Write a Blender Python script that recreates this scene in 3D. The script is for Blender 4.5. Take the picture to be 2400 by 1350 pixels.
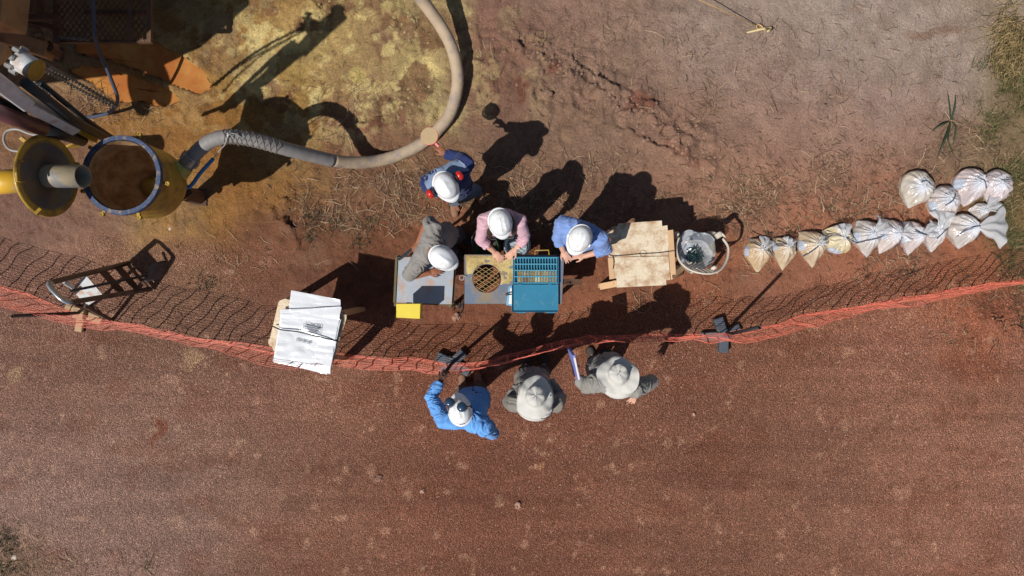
import bpy, bmesh, math, random
import numpy as np
from mathutils import Vector, Matrix

random.seed(7); rng = np.random.default_rng(7)
scene = bpy.context.scene
for o in list(bpy.data.objects): bpy.data.objects.remove(o)
COL = scene.collection

# ------------------------------------------------------------------ camera, world, sun
CAM_H = 8.85
FPX = 1730.0                      # focal length in pixels of a 2400 wide frame
cam_d = bpy.data.cameras.new('camera')
cam_d.sensor_width = 36.0; cam_d.lens = 36.0 * FPX / 2400.0
cam_d.clip_start = 0.1; cam_d.clip_end = 2000
cam = bpy.data.objects.new('camera', cam_d); COL.objects.link(cam)
cam.location = (0, 0, CAM_H); cam.rotation_euler = (0, 0, 0)
scene.camera = cam

SUN_AZ = math.radians(41.0)       # direction the shadows run, from +X towards +Y
SUN_EL = math.radians(54.2)
world = bpy.data.worlds.new('World'); scene.world = world; world.use_nodes = True
wn = world.node_tree.nodes; wl = world.node_tree.links
bg = wn['Background']
sky = wn.new('ShaderNodeTexSky'); sky.sky_type = 'NISHITA'; sky.sun_disc = False
sky.sun_elevation = SUN_EL; sky.sun_rotation = math.radians(229); sky.dust_density = 1.0
wl.new(sky.outputs['Color'], bg.inputs['Color']); bg.inputs['Strength'].default_value = 0.05
sd = bpy.data.lights.new('sun', 'SUN'); sd.energy = 4.3; sd.angle = math.radians(0.53); sd.color = (1.0, 0.955, 0.89)
sun = bpy.data.objects.new('sun', sd); COL.objects.link(sun)
dvec = Vector((math.cos(SUN_EL) * math.cos(SUN_AZ), math.cos(SUN_EL) * math.sin(SUN_AZ), -math.sin(SUN_EL)))
sun.rotation_euler = dvec.to_track_quat('-Z', 'Y').to_euler(); sun.location = (-6, -5, 12)
scene.view_settings.view_transform = 'Standard'; scene.view_settings.look = 'None'
scene.view_settings.exposure = 0.0; scene.view_settings.gamma = 1.0
scene.view_settings.use_curve_mapping = False
scene.render.engine = 'CYCLES'
scene.render.resolution_x = 1024; scene.render.resolution_y = 576

# ------------------------------------------------------------------ helpers
def P(px, py, z=0.0):
    """a point of the place from its place on the 2400 x 1350 survey picture and its height"""
    k = (CAM_H - z) / FPX
    return Vector(((px - 1200) * k, (675 - py) * k, z))
def S(r, g, b):
    f = lambda c: (c / 255 / 12.92) if c / 255 <= 0.04045 else ((c / 255 + 0.055) / 1.055) ** 2.4
    return (f(r), f(g), f(b))

def _h(ix, iy, iz, s):
    n = (ix * 374761393 + iy * 668265263 + iz * 2147483647 + s * 1274126177) & 0xffffffff
    n = ((n ^ (n >> 13)) * 1274126177) & 0xffffffff
    return ((n ^ (n >> 16)) & 0xffff) / 65535.0
def vnoise(x, y, z=None, s=0):
    x = np.asarray(x, float); y = np.asarray(y, float)
    z = np.zeros_like(x) if z is None else np.asarray(z, float)
    ix = np.floor(x).astype(np.int64); iy = np.floor(y).astype(np.int64); iz = np.floor(z).astype(np.int64)
    fx = x - ix; fy = y - iy; fz = z - iz
    fx = fx * fx * fx * (fx * (fx * 6 - 15) + 10); fy = fy * fy * fy * (fy * (fy * 6 - 15) + 10); fz = fz * fz * (3 - 2 * fz)
    def c(a, b, d): return _h(ix + a, iy + b, iz + d, s)
    l = lambda a, b, t: a + (b - a) * t
    if np.any(fz):
        return l(l(l(c(0,0,0), c(1,0,0), fx), l(c(0,1,0), c(1,1,0), fx), fy),
                 l(l(c(0,0,1), c(1,0,1), fx), l(c(0,1,1), c(1,1,1), fx), fy), fz) * 2 - 1
    return l(l(c(0,0,0), c(1,0,0), fx), l(c(0,1,0), c(1,1,0), fx), fy) * 2 - 1
def fbm(x, y, oct=4, s=0, g=0.5, z=None):
    a = 1.0; t = 0; r = 0
    x = np.asarray(x, float); y = np.asarray(y, float)
    for i in range(oct):
        r = r + a * vnoise(x, y, z, s + i * 17); t += a
        a *= g; x = x * 2.03 + 11.3; y = y * 2.03 - 7.7
        if z is not None: z = np.asarray(z) * 2.03 + 3.1
    return r / t
def smooth(a, b, x):
    t = np.clip((x - a) / (b - a), 0, 1); return t * t * (3 - 2 * t)
def in_poly(px, py, poly):
    r = np.zeros(np.shape(px), bool); n = len(poly); j = n - 1
    for i in range(n):
        xi, yi = poly[i]; xj, yj = poly[j]
        c = ((yi > py) != (yj > py)) & (px < (xj - xi) * (py - yi) / (yj - yi + 1e-9) + xi)
        r ^= c; j = i
    return r

# ---- materials
MATS = {}
def mat(name, col, rough=0.7, var=0.12, scale=12.0, bump=0.0, bscale=60.0, metal=0.0, col2=None, mixlo=0.45, mixhi=0.6, m2scale=6.0,
        coat=0.0, trans=0.0, spec=0.5, sheen=0.0, attr=None):
    if name in MATS: return MATS[name]
    m = bpy.data.materials.new(name); m.use_nodes = True
    nt = m.node_tree; N = nt.nodes; L = nt.links
    b = N['Principled BSDF']
    b.inputs['Roughness'].default_value = rough; b.inputs['Metallic'].default_value = metal
    b.inputs['Specular IOR Level'].default_value = spec
    b.inputs['Coat Weight'].default_value = coat; b.inputs['Coat Roughness'].default_value = 0.12
    if sheen: b.inputs['Sheen Weight'].default_value = sheen
    geo = N.new('ShaderNodeNewGeometry')
    nz = N.new('ShaderNodeTexNoise'); nz.inputs['Scale'].default_value = scale; nz.inputs['Detail'].default_value = 5
    L.new(geo.outputs['Position'], nz.inputs['Vector'])
    mp = N.new('ShaderNodeMapRange'); mp.inputs['From Min'].default_value = 0.25; mp.inputs['From Max'].default_value = 0.75
    mp.inputs['To Min'].default_value = 1 - var; mp.inputs['To Max'].default_value = 1 + var
    L.new(nz.outputs['Fac'], mp.inputs['Value'])
    src = None
    if attr:
        at = N.new('ShaderNodeAttribute'); at.attribute_name = attr; src = at.outputs['Color']
    else:
        rgb = N.new('ShaderNodeRGB'); rgb.outputs[0].default_value = (*col, 1); src = rgb.outputs[0]
    if col2 is not None:
        n2 = N.new('ShaderNodeTexNoise'); n2.inputs['Scale'].default_value = m2scale; n2.inputs['Detail'].default_value = 8
        n2.inputs['Roughness'].default_value = 0.62
        L.new(geo.outputs['Position'], n2.inputs['Vector'])
        r2 = N.new('ShaderNodeMapRange'); r2.inputs['From Min'].default_value = mixlo; r2.inputs['From Max'].default_value = mixhi
        L.new(n2.outputs['Fac'], r2.inputs['Value'])
        mx = N.new('ShaderNodeMix'); mx.data_type = 'RGBA'
        L.new(r2.outputs['Result'], mx.inputs[0]); L.new(src, mx.inputs[6]); mx.inputs[7].default_value = (*col2, 1)
        src = mx.outputs[2]
    mul = N.new('ShaderNodeVectorMath'); mul.operation = 'SCALE'
    L.new(src, mul.inputs[0]); L.new(mp.outputs['Result'], mul.inputs['Scale'])
    L.new(mul.outputs['Vector'], b.inputs['Base Color'])
    if bump:
        nb = N.new('ShaderNodeTexNoise'); nb.inputs['Scale'].default_value = bscale; nb.inputs['Detail'].default_value = 4
        L.new(geo.outputs['Position'], nb.inputs['Vector'])
        bp = N.new('ShaderNodeBump'); bp.inputs['Strength'].default_value = bump; bp.inputs['Distance'].default_value = 0.01
        L.new(nb.outputs['Fac'], bp.inputs['Height']); L.new(bp.outputs['Normal'], b.inputs['Normal'])
    if trans:
        tr = N.new('ShaderNodeBsdfTransparent'); ms = N.new('ShaderNodeMixShader'); ms.inputs[0].default_value = trans
        L.new(b.outputs[0], ms.inputs[1]); L.new(tr.outputs[0], ms.inputs[2]); L.new(ms.outputs[0], N['Material Output'].inputs['Surface'])
    MATS[name] = m
    return m

# ---- mesh builder
def frame(d, up=None):
    d = Vector(d).normalized()
    u = Vector(up) if up is not None else (Vector((0, 0, 1)) if abs(d.z) < 0.95 else Vector((0, 1, 0)))
    a = u.cross(d)
    if a.length < 1e-5: a = Vector((1, 0, 0)).cross(d)
    a.normalize(); b = d.cross(a); return a, b, d
class MB:
    def __init__(s): s.v = []; s.f = []
    def add(s, vs, fs):
        o = len(s.v); s.v += [tuple(v) for v in vs]; s.f += [tuple(i + o for i in f) for f in fs]; return s
    def box(s, c, size, ax=None, ay=None, az=None):
        """oriented box: centre, full sizes, optional axes"""
        c = Vector(c)
        ax = Vector(ax).normalized() if ax is not None else Vector((1, 0, 0))
        az = Vector(az).normalized() if az is not None else Vector((0, 0, 1))
        ay = az.cross(ax).normalized() if ay is None else Vector(ay).normalized()
        az = ax.cross(ay).normalized()
        x, y, z = ax * size[0] / 2, ay * size[1] / 2, az * size[2] / 2
        vs = [c - x - y - z, c + x - y - z, c + x + y - z, c - x + y - z, c - x - y + z, c + x - y + z, c + x + y + z, c - x + y + z]
        return s.add(vs, [(3,2,1,0), (4,5,6,7), (0,1,5,4), (1,2,6,5), (2,3,7,6), (3,0,4,7)])
    def bar(s, a, b, w, h, up=(0, 0, 1)):
        a = Vector(a); b = Vector(b); ax = (b - a)
        x, y, d = frame(ax, up)
        return s.box((a + b) / 2, (ax.length, w, h), d, x, y)
    def bevbox(s, c, size, r=0.006, ax=None):
        """box whose top edges are chamfered"""
        c = Vector(c); ax = Vector(ax).normalized() if ax is not None else Vector((1, 0, 0)); ay = Vector((0, 0, 1)).cross(ax)
        x, y, z = size[0] / 2, size[1] / 2, size[2] / 2
        def ring(xx, yy, zz): return [c + ax * a * xx + ay * b * yy + Vector((0, 0, zz)) for a, b in ((-1,-1),(1,-1),(1,1),(-1,1))]
        R = [ring(x - r, y - r, -z), ring(x, y, -z + r), ring(x, y, z - r), ring(x - r, y - r, z)]
        vs = sum(R, []); fs = [(3,2,1,0), (12,13,14,15)]
        for k in range(3):
            for i in range(4):
                j = (i + 1) % 4; fs.append((k*4+i, k*4+j, k*4+4+j, k*4+4+i))
        return s.add(vs, fs)
    def tube(s, pts, r, seg=10, caps=True, ref=None, round_ends=False, closed=False):
        """swept tube; r: number, or list of numbers / (ra, rb) pairs"""
        pts = [Vector(p) for p in pts]; n = len(pts)
        rr = r if isinstance(r, (list, tuple)) and len(r) == n else [r] * n
        rr = [(q, q) if not isinstance(q, (tuple, list)) else q for q in rr]
        if round_ends:
            d0 = (pts[0] - pts[1]).normalized(); d1 = (pts[-1] - pts[-2]).normalized()
            def ext(p, d, q):
                m = (q[0] + q[1]) / 2
                return [(p + d * m * 0.5, (q[0] * 0.866, q[1] * 0.866)), (p + d * m * 0.87, (q[0] * 0.5, q[1] * 0.5)), (p + d * m * 0.99, (q[0] * 0.12, q[1] * 0.12))]
            e0 = ext(pts[0], d0, rr[0])[::-1]; e1 = ext(pts[-1], d1, rr[-1])
            pts = [e[0] for e in e0] + pts + [e[0] for e in e1]; rr = [e[1] for e in e0] + rr + [e[1] for e in e1]; n = len(pts)
        vs = []; fs = []; a = None
        for i, p in enumerate(pts):
            if closed: d = pts[(i + 1) % n] - pts[i - 1]
            else: d = pts[min(i + 1, n - 1)] - pts[max(i - 1, 0)]
            if d.length < 1e-9: d = Vector((0, 0, 1))
            d.normalize()
            if ref is not None:
                a = Vector(ref) - d * Vector(ref).dot(d)
                if a.length < 1e-4: a = frame(d)[0]
                a.normalize()
            elif a is None: a = frame(d)[0]
            else:
                a = a - d * a.dot(d)
                if a.length < 1e-5: a = frame(d)[0]
                a.normalize()
            b = d.cross(a)
            for k in range(seg):
                t = 2 * math.pi * k / seg
                vs.append(p + a * math.cos(t) * rr[i][0] + b * math.sin(t) * rr[i][1])
        m = n if closed else n - 1
        for i in range(m):
            for k in range(seg):
                k2 = (k + 1) % seg; i2 = (i + 1) % n
                fs.append((i * seg + k, i * seg + k2, i2 * seg + k2, i2 * seg + k))
        if caps and not closed:
            fs.append(tuple(range(seg - 1, -1, -1))); fs.append(tuple((n - 1) * seg + k for k in range(seg)))
        return s.add(vs, fs)
    def ell(s, c, r, ax=None, up=None, nu=16, nv=10):
        c = Vector(c); ax = Vector(ax).normalized() if ax is not None else Vector((1, 0, 0))
        az = Vector(up).normalized() if up is not None else Vector((0, 0, 1))
        ay = az.cross(ax).normalized(); az = ax.cross(ay)
        vs = [c - az * r[2]]
        for j in range(1, nv):
            t = -math.pi / 2 + math.pi * j / nv
            for i in range(nu):
                q = 2 * math.pi * i / nu
                vs.append(c + ax * r[0] * math.cos(t) * math.cos(q) + ay * r[1] * math.cos(t) * math.sin(q) + az * r[2] * math.sin(t))
        vs.append(c + az * r[2]); T = len(vs) - 1; fs = []
        for i in range(nu):
            k = (i + 1) % nu
            fs.append((0, 1 + k, 1 + i)); fs.append((T, 1 + (nv - 2) * nu + i, 1 + (nv - 2) * nu + k))
            for j in range(nv - 2):
                fs.append((1 + j * nu + i, 1 + j * nu + k, 1 + (j + 1) * nu + k, 1 + (j + 1) * nu + i))
        return s.add(vs, fs)
    def lathe(s, c, prof, ax=(0, 0, 1), seg=32, close=False):
        """profile [(radius, height)] round an axis"""
        c = Vector(c); a, b, d = frame(ax); vs = []; fs = []; n = len(prof)
        for r, h in prof:
            for k in range(seg):
                t = 2 * math.pi * k / seg; vs.append(c + a * r * math.cos(t) + b * r * math.sin(t) + d * h)
        m = n if close else n - 1
        for i in range(m):
            for k in range(seg):
                k2 = (k + 1) % seg; i2 = (i + 1) % n
                fs.append((i * seg + k, i * seg + k2, i2 * seg + k2, i2 * seg + k))
        return s.add(vs, fs)
    def prism(s, pts, t):
        """polygon (list of points, counter-clockwise seen from above) given thickness t downwards"""
        n = len(pts); pts = [Vector(p) for p in pts]
        vs = pts + [p - Vector((0, 0, t)) for p in pts]
        fs = [tuple(range(n)), tuple(range(2 * n - 1, n - 1, -1))]
        for i in range(n):
            j = (i + 1) % n; fs.append((j, i, n + i, n + j))
        return s.add(vs, fs)
    def grid(s, fn, nu, nv):
        vs = [fn(i / nu, j / nv) for j in range(nv + 1) for i in range(nu + 1)]; fs = []
        for j in range(nv):
            for i in range(nu):
                q = j * (nu + 1) + i; fs.append((q, q + 1, q + nu + 2, q + nu + 1))
        return s.add(vs, fs)

def woff(o):
    v = Vector((0, 0, 0))
    while o is not None: v += o.location; o = o.parent
    return v
def link(name, me, m, parent=None, smooth_=False):
    o = bpy.data.objects.new(name, me); COL.objects.link(o)
    if m is not None: me.materials.append(m)
    if parent is not None: o.parent = parent
    if smooth_:
        me.polygons.foreach_set('use_smooth', [True] * len(me.polygons))
    return o
def obj(name, mb, m, parent=None, sm=False, bevel=0):
    off = woff(parent)
    me = bpy.data.meshes.new(name)
    if parent is not None:
        me.from_pydata([(v[0] - off.x, v[1] - off.y, v[2] - off.z) for v in mb.v], [], mb.f)
    else: me.from_pydata(mb.v, [], mb.f)
    me.update()
    o = link(name, me, m, parent, sm)
    if bevel:
        bv = o.modifiers.new('bevel', 'BEVEL'); bv.width = bevel; bv.segments = 2; bv.limit_method = 'ANGLE'
    return o
def top(o, label, cat, group=None):
    o['label'] = label; o['category'] = cat
    if group: o['group'] = group
    return o
def thing(name, label, cat, loc, group=None):
    o = bpy.data.objects.new(name, None); COL.objects.link(o); o.location = Vector(loc); o.empty_display_size = 0.1
    return top(o, label, cat, group)
def one(name, mb, m, label, cat, loc, group=None, sm=False, bevel=0):
    """a thing that is one mesh, its origin at loc"""
    loc = Vector(loc)
    me = bpy.data.meshes.new(name); me.from_pydata([(v[0] - loc.x, v[1] - loc.y, v[2] - loc.z) for v in mb.v], [], mb.f); me.update()
    o = link(name, me, m, None, sm); o.location = loc
    if bevel:
        bv = o.modifiers.new('bevel', 'BEVEL'); bv.width = bevel; bv.segments = 2; bv.limit_method = 'ANGLE'
    return top(o, label, cat, group)
def spline(pts, n=8):
    """Catmull-Rom through the points"""
    pts = [Vector(p) for p in pts]; q = [pts[0] * 2 - pts[1]] + pts + [pts[-1] * 2 - pts[-2]]; r = []
    for i in range(1, len(q) - 2):
        for k in range(n):
            t = k / n; a, b, c, d = q[i - 1], q[i], q[i + 1], q[i + 2]
            r.append(0.5 * ((2 * b) + (c - a) * t + (2 * a - 5 * b + 4 * c - d) * t * t + (3 * b - a - 3 * c + d) * t ** 3))
    r.append(pts[-1]); return r
def remesh(name, mb, voxel, it, m, parent, fold=0.0, fscale=9.0, seed=0, stretch=None):
    """fuse overlapping closed shapes into one continuous skin"""
    me = bpy.data.meshes.new('tmp'); me.from_pydata(mb.v, [], mb.f); me.update()
    t = bpy.data.objects.new('tmp', me); COL.objects.link(t)
    r = t.modifiers.new('r', 'REMESH'); r.mode = 'VOXEL'; r.voxel_size = voxel
    if it:
        s = t.modifiers.new('s', 'SMOOTH'); s.factor = 0.5; s.iterations = it
    dg = bpy.context.evaluated_depsgraph_get()
    new = bpy.data.meshes.new_from_object(t.evaluated_get(dg)); new.name = name
    bpy.data.objects.remove(t); bpy.data.meshes.remove(me)
    n = len(new.vertices); co = np.empty(n * 3); new.vertices.foreach_get('co', co); co = co.reshape(-1, 3)
    if fold:
        no = np.empty(n * 3); new.vertices.foreach_get('normal', no); no = no.reshape(-1, 3)
        x, y, z = co.T
        an = 2.6 * fbm(x * 2.2, y * 2.2, 2, seed + 5, z=z * 2.2); ca, sa = np.cos(an), np.sin(an)
        u1 = ca * x + sa * y + .45 * z; v1 = -sa * x + ca * y; w1 = z - .45 * u1
        d = 1 - np.abs(vnoise(u1 * fscale, v1 * fscale * .28, w1 * fscale * .35, seed)) * 2.4
        d2 = 1 - np.abs(vnoise(v1 * fscale * 1.7 + 4, u1 * fscale * .5, w1 * fscale * .6, seed + 9)) * 2.4
        amp = .45 + .55 * np.clip(.5 + 1.4 * fbm(x * 4, y * 4, 2, seed + 3, z=z * 4), 0, 1)
        co = co + no * ((d * 0.7 + d2 * 0.3) * fold * amp)[:, None]
    off = woff(parent); co = co - np.array(off)
    new.vertices.foreach_set('co', co.ravel()); new.update()
    new.materials.clear()
    return link(name, new, m, parent, True)
# ------------------------------------------------------------------ ground
PUDDLES = [[(172,98),(240,96),(358,98),(420,126),(482,168),(498,205),(470,222),(400,196),(330,166),(250,140),(180,126)],
           [(160,166),(190,152),(262,166),(330,184),(400,212),(424,238),(380,252),(330,238),(272,240),(214,194)]]
# soil colours as found: picture x, y, reach, sRGB
SOIL = [(60,620,170,(128,96,84)),(250,560,150,(132,100,82)),(150,900,220,(122,88,74)),(450,900,220,(116,84,70)),(100,1100,260,(138,112,102)),
 (420,1080,260,(140,112,100)),(300,1280,220,(134,106,96)),(40,1330,90,(112,90,72)),(700,1050,240,(126,94,80)),(750,1270,240,(122,88,74)),(600,960,120,(118,80,66)),
 (1000,1180,260,(118,80,66)),(1250,1120,240,(116,78,64)),(1300,1300,240,(116,80,67)),(1600,1050,260,(122,86,72)),(1650,1270,260,(118,84,70)),
 (1950,1000,260,(132,96,82)),(1950,1250,260,(124,90,76)),(2250,1050,240,(142,104,88)),(2250,1280,240,(138,100,86)),(2300,830,110,(134,84,64)),
 (2330,760,90,(140,84,60)),(2100,790,150,(136,96,80)),(1850,850,160,(122,86,70)),(1600,880,140,(116,80,66)),
 (1850,700,130,(140,94,74)),(2050,650,110,(146,94,72)),(2250,660,100,(150,92,66)),(1900,520,120,(160,108,84)),(2060,450,110,(158,106,82)),(2180,520,90,(152,98,72)),
 (1750,430,140,(152,116,96)),(1650,380,130,(148,112,92)),(1500,380,120,(140,108,90)),(1350,330,130,(132,104,86)),(1260,420,110,(130,100,80)),
 (1800,250,170,(152,118,102)),(1980,330,150,(152,118,100)),(2150,330,120,(146,112,92)),(2300,350,110,(128,106,82)),(2370,250,90,(118,102,72)),(2370,480,90,(116,98,62)),(2380,620,80,(112,84,56)),
 (1700,90,190,(154,134,120)),(1950,80,200,(158,142,130)),(2200,130,170,(160,142,130)),(2330,40,100,(150,132,112)),(2050,210,160,(152,128,116)),
 (1450,80,170,(146,118,102)),(1300,60,130,(138,108,94)),(1180,80,100,(128,94,80)),(1450,230,120,(132,104,88)),(1600,280,120,(142,108,92)),(1280,180,100,(122,96,80)),(1150,200,90,(124,92,76)),
 (1020,50,80,(160,140,98)),(950,60,90,(160,142,96)),(980,200,90,(172,156,112)),(900,220,100,(150,126,92)),(850,120,90,(146,122,86)),(820,200,80,(148,120,80)),
 (740,90,90,(164,140,90)),(660,140,90,(168,142,84)),(620,40,80,(150,112,58)),(560,80,80,(150,112,54)),(480,60,100,(140,100,42)),(570,190,80,(150,116,54)),
 (700,200,70,(150,120,64)),(640,270,90,(142,104,40)),(520,300,110,(146,98,32)),(420,300,100,(150,100,36)),(340,260,70,(146,100,42)),(330,330,70,(156,106,44)),
 (430,480,90,(160,116,50)),(340,520,60,(164,126,66)),(520,480,70,(150,102,40)),(640,440,80,(140,98,48)),(540,410,90,(150,96,32)),(620,370,80,(146,98,34)),
 (700,330,60,(140,100,44)),(780,290,60,(130,92,62)),(850,330,90,(124,84,66)),(950,330,80,(124,92,70)),(800,430,80,(126,92,66)),(720,440,60,(140,104,56)),
 (900,430,90,(124,92,70)),(700,540,90,(112,72,52)),(600,560,90,(118,78,54)),(830,560,90,(118,80,58)),(950,560,80,(122,80,58)),(620,660,90,(112,76,60)),(450,620,90,(128,94,74)),
 (850,660,90,(112,70,52)),(1000,790,120,(116,74,56)),(1150,770,100,(118,76,58)),(760,760,90,(112,74,58)),(400,750,120,(120,90,74)),(1080,500,70,(132,88,62)),
 (1150,640,90,(118,70,48)),(1350,700,100,(132,84,62)),(1450,720,90,(130,86,64)),(1660,650,90,(140,90,66)),(1700,560,70,(146,92,64)),
 (60,100,80,(140,110,76)),(60,300,70,(134,98,70)),(130,380,70,(130,94,70)),(-200,300,200,(130,96,70)),(-200,800,300,(124,92,80)),(2600,300,200,(130,108,80)),(2600,900,300,(138,100,84))]
# redder or greyer stains with a shape of their own
STAINS = [(905,275,46,10,-38,(104,56,46),.8),(955,262,12,60,-20,(108,64,52),.6),(880,115,28,22,0,(110,74,60),.7),(1005,215,14,34,-15,(112,70,52),.6),(350,1000,10,42,0,(126,74,54),.8),
 (760,25,24,34,10,(108,72,56),.7),(1225,222,18,16,0,(112,62,50),.7),(1285,168,14,18,0,(112,62,46),.6),(1490,245,38,22,20,(118,66,50),.7),(1590,370,40,12,25,(122,70,54),.5),
 (845,180,16,14,0,(176,158,98),.8),(1140,190,10,30,0,(104,64,52),.6),(1085,120,12,12,0,(176,164,120),.7),(1260,1075,12,10,0,(168,128,100),.6),(440,865,20,18,0,(156,128,100),.7),
 (20,870,26,16,0,(160,132,104),.7),(2290,860,90,46,12,(130,82,62),.75),(1370,1160,12,10,0,(160,124,104),.6),(1480,1115,10,10,0,(158,124,104),.5),(2200,75,70,8,0,(128,92,70),.5)]

def ground_masks(px, py):
    g = smooth(700, 800, py + 60 * fbm(px / 260, py / 260, 3, 41) - np.where(px > 1060, (px - 1060) * -0.10, (1060 - px) * -0.14) + 0)   # gravel road
    g = np.maximum(g, smooth(520, 620, py + 50 * fbm(px / 120, py / 120, 3, 43)) * smooth(760, 560, px + 80 * fbm(px / 150, py / 150, 3, 45)))
    cl = np.zeros_like(px)
    for (x, y, rx, ry, a, k) in [(1250,115,75,34,25,1),(1330,165,90,42,28,1),(1300,215,75,45,0,.8),(1420,220,90,46,25,1),(1500,275,110,36,30,1),(1590,345,80,22,32,.9),(1640,310,70,14,26,.7),
                                 (1160,150,50,70,0,.6),(980,250,90,60,0,.5),(950,60,70,50,0,.5),(700,260,50,60,0,.4),(420,160,60,60,0,.5),(80,60,110,70,0,.8),(2330,750,90,26,22,.8),(740,20,36,46,0,.7),(670,490,60,40,30,.6)]:
        c, s = math.cos(math.radians(a)), math.sin(math.radians(a))
        u = ((px - x) * c + (py - y) * s) / rx; v = (-(px - x) * s + (py - y) * c) / ry
        cl = np.maximum(cl, k * np.exp(-(u * u + v * v) * 0.8))
    return g, cl
RUTS = [[(1180,72),(1215,104),(1250,130),(1300,148),(1340,182),(1380,204),(1440,236),(1500,252),(1540,282),(1580,304),(1640,332),(1700,352)],
        [(1290,196),(1318,240),(1385,272),(1450,300),(1500,326),(1560,352),(1620,386)], [(1360,160),(1420,190),(1460,214)], [(1480,232),(1525,240),(1560,272)], [(1120,60),(1130,110),(1120,160)],
        [(2236,712),(2290,742),(2345,758),(2400,768)], [(1010,98),(1040,112),(1060,132)], [(735,0),(745,30),(752,52)], [(660,505),(690,545),(705,585)], [(665,455),(680,475),(690,490)], [(820,300),(860,292),(900,270)]]
def rut_z(px, py):
    z = np.zeros_like(px); wx = px + 9 * fbm(px / 22, py / 22, 3, 601); wy = py + 9 * fbm(px / 22, py / 22, 3, 611)
    for line in RUTS:
        best = np.full(px.shape, 1e9); sd = np.zeros_like(px); tt = np.zeros_like(px)
        for k, (a, b) in enumerate(zip(line, line[1:])):
            ex, ey = b[0] - a[0], b[1] - a[1]; l2 = ex * ex + ey * ey
            t = np.clip(((wx - a[0]) * ex + (wy - a[1]) * ey) / l2, 0, 1); dx, dy = wx - a[0] - t * ex, wy - a[1] - t * ey; d = np.hypot(dx, dy); m = d < best
            best = np.where(m, d, best); sd = np.where(m, np.sign(ex * dy - ey * dx), sd); tt = np.where(m, (k + t) / (len(line) - 1), tt)
        amp = 0.085 * np.clip(.55 + 1.1 * fbm(px / 40, py / 40, 2, 621), .1, 1.2) * smooth(0, .08, tt) * smooth(1, .92, tt)
        z = np.maximum(z, amp * np.where(sd > 0, np.exp(-best / 20), np.clip(1 - best / 3.5, 0, 1)))
    return z
def ground_z(x, y, full=False):
    px = 1200 + x * FPX / CAM_H; py = 675 - y * FPX / CAM_H
    near = smooth(9.5, 7.0, np.maximum(np.abs(x), np.abs(y) * 1.6))
    g, cl = ground_masks(px, py)
    z = 0.018 * fbm(x * 0.8, y * 0.8, 3, 3) * near
    soft = (1 - g) * (1 - .72 * np.exp(-(((px - 2000) / 420) ** 2 + ((py - 150) / 230) ** 2))) * (1 - .3 * smooth(1350, 1700, px))
    z = z + soft * near * (0.02 * fbm(x * 4, y * 4, 6, 9, .58) + 0.013 * (1 - np.abs(fbm(x * 8, y * 8, 4, 21)) * 3))
    r = 1 - np.abs(fbm(x * 3.2 + 0.4 * fbm(x * 3, y * 3, 2, 5), y * 3.2, 4, 31)) * 3.0
    lump = np.clip(fbm(x * 7, y * 7, 3, 55), -0.3, 1)
    z = z + near * cl * (0.018 * r + 0.21 * np.abs(fbm(x * 4.2 + .3 * fbm(x * 6, y * 6, 2, 57), y * 4.2, 5, 55, .6)) ** .85)
    z = z + near * g * (0.003 * fbm(x * 14, y * 14, 3, 77) + 0.004 * fbm(x * 1.2, y * 5, 3, 79))
    z = z + near * rut_z(px, py)
    for poly in PUDDLES:
        for k, e in enumerate((0, 6, 12)):
            cx = sum(p[0] for p in poly) / len(poly); cy = sum(p[1] for p in poly) / len(poly)
            sc = 1.0 - 0.06 * k
            pp = [((p[0] - cx) * sc + cx, (p[1] - cy) * sc + cy) for p in poly]
            z = np.where(in_poly(px, py, pp), np.minimum(z, -0.02 - 0.02 * k), z)
    return z

def axis(lim, step):
    c = np.arange(-lim, lim + step / 2, step); e = []; p = lim; s = step
    while p < 420: s *= 1.28; p += s; e.append(p)
    e = np.array(e); return np.concatenate([-e[::-1], c, e])
gx = axis(6.7, 0.0215); gy = axis(3.95, 0.0215)
X, Y = np.meshgrid(gx, gy); nx, ny = len(gx), len(gy); x = X.ravel(); y = Y.ravel()
Z = ground_z(x, y)
px = 1200 + x * FPX / CAM_H; py = 675 - y * FPX / CAM_H
wx = px + 46 * fbm(px / 90, py / 90, 4, 101); wy = py + 46 * fbm(px / 90, py / 90, 4, 131)
num = np.zeros((len(x), 3)); den = np.full(len(x), 1e-9)
pxc = np.clip(wx, -260, 2660); pyc = np.clip(wy, -120, 1470)
for (cx, cy, r, c) in SOIL:
    w = np.exp(-((pxc - cx) ** 2 + (pyc - cy) ** 2) / (r * 0.8) ** 2) + 1e-7
    num += w[:, None] * np.array(S(*c)); den += w
colr = num / den[:, None]
for (cx, cy, rx, ry, a, c, k) in STAINS:
    ca, sa = math.cos(math.radians(a)), math.sin(math.radians(a))
    u = ((wx - cx) * ca + (wy - cy) * sa) / rx; v = (-(wx - cx) * sa + (wy - cy) * ca) / ry
    w = k * smooth(1.35, 0.7, np.sqrt(u * u + v * v)); colr = colr * (1 - w[:, None]) + np.array(S(*c)) * w[:, None]
gmask, cmask = ground_masks(px, py)
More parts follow.
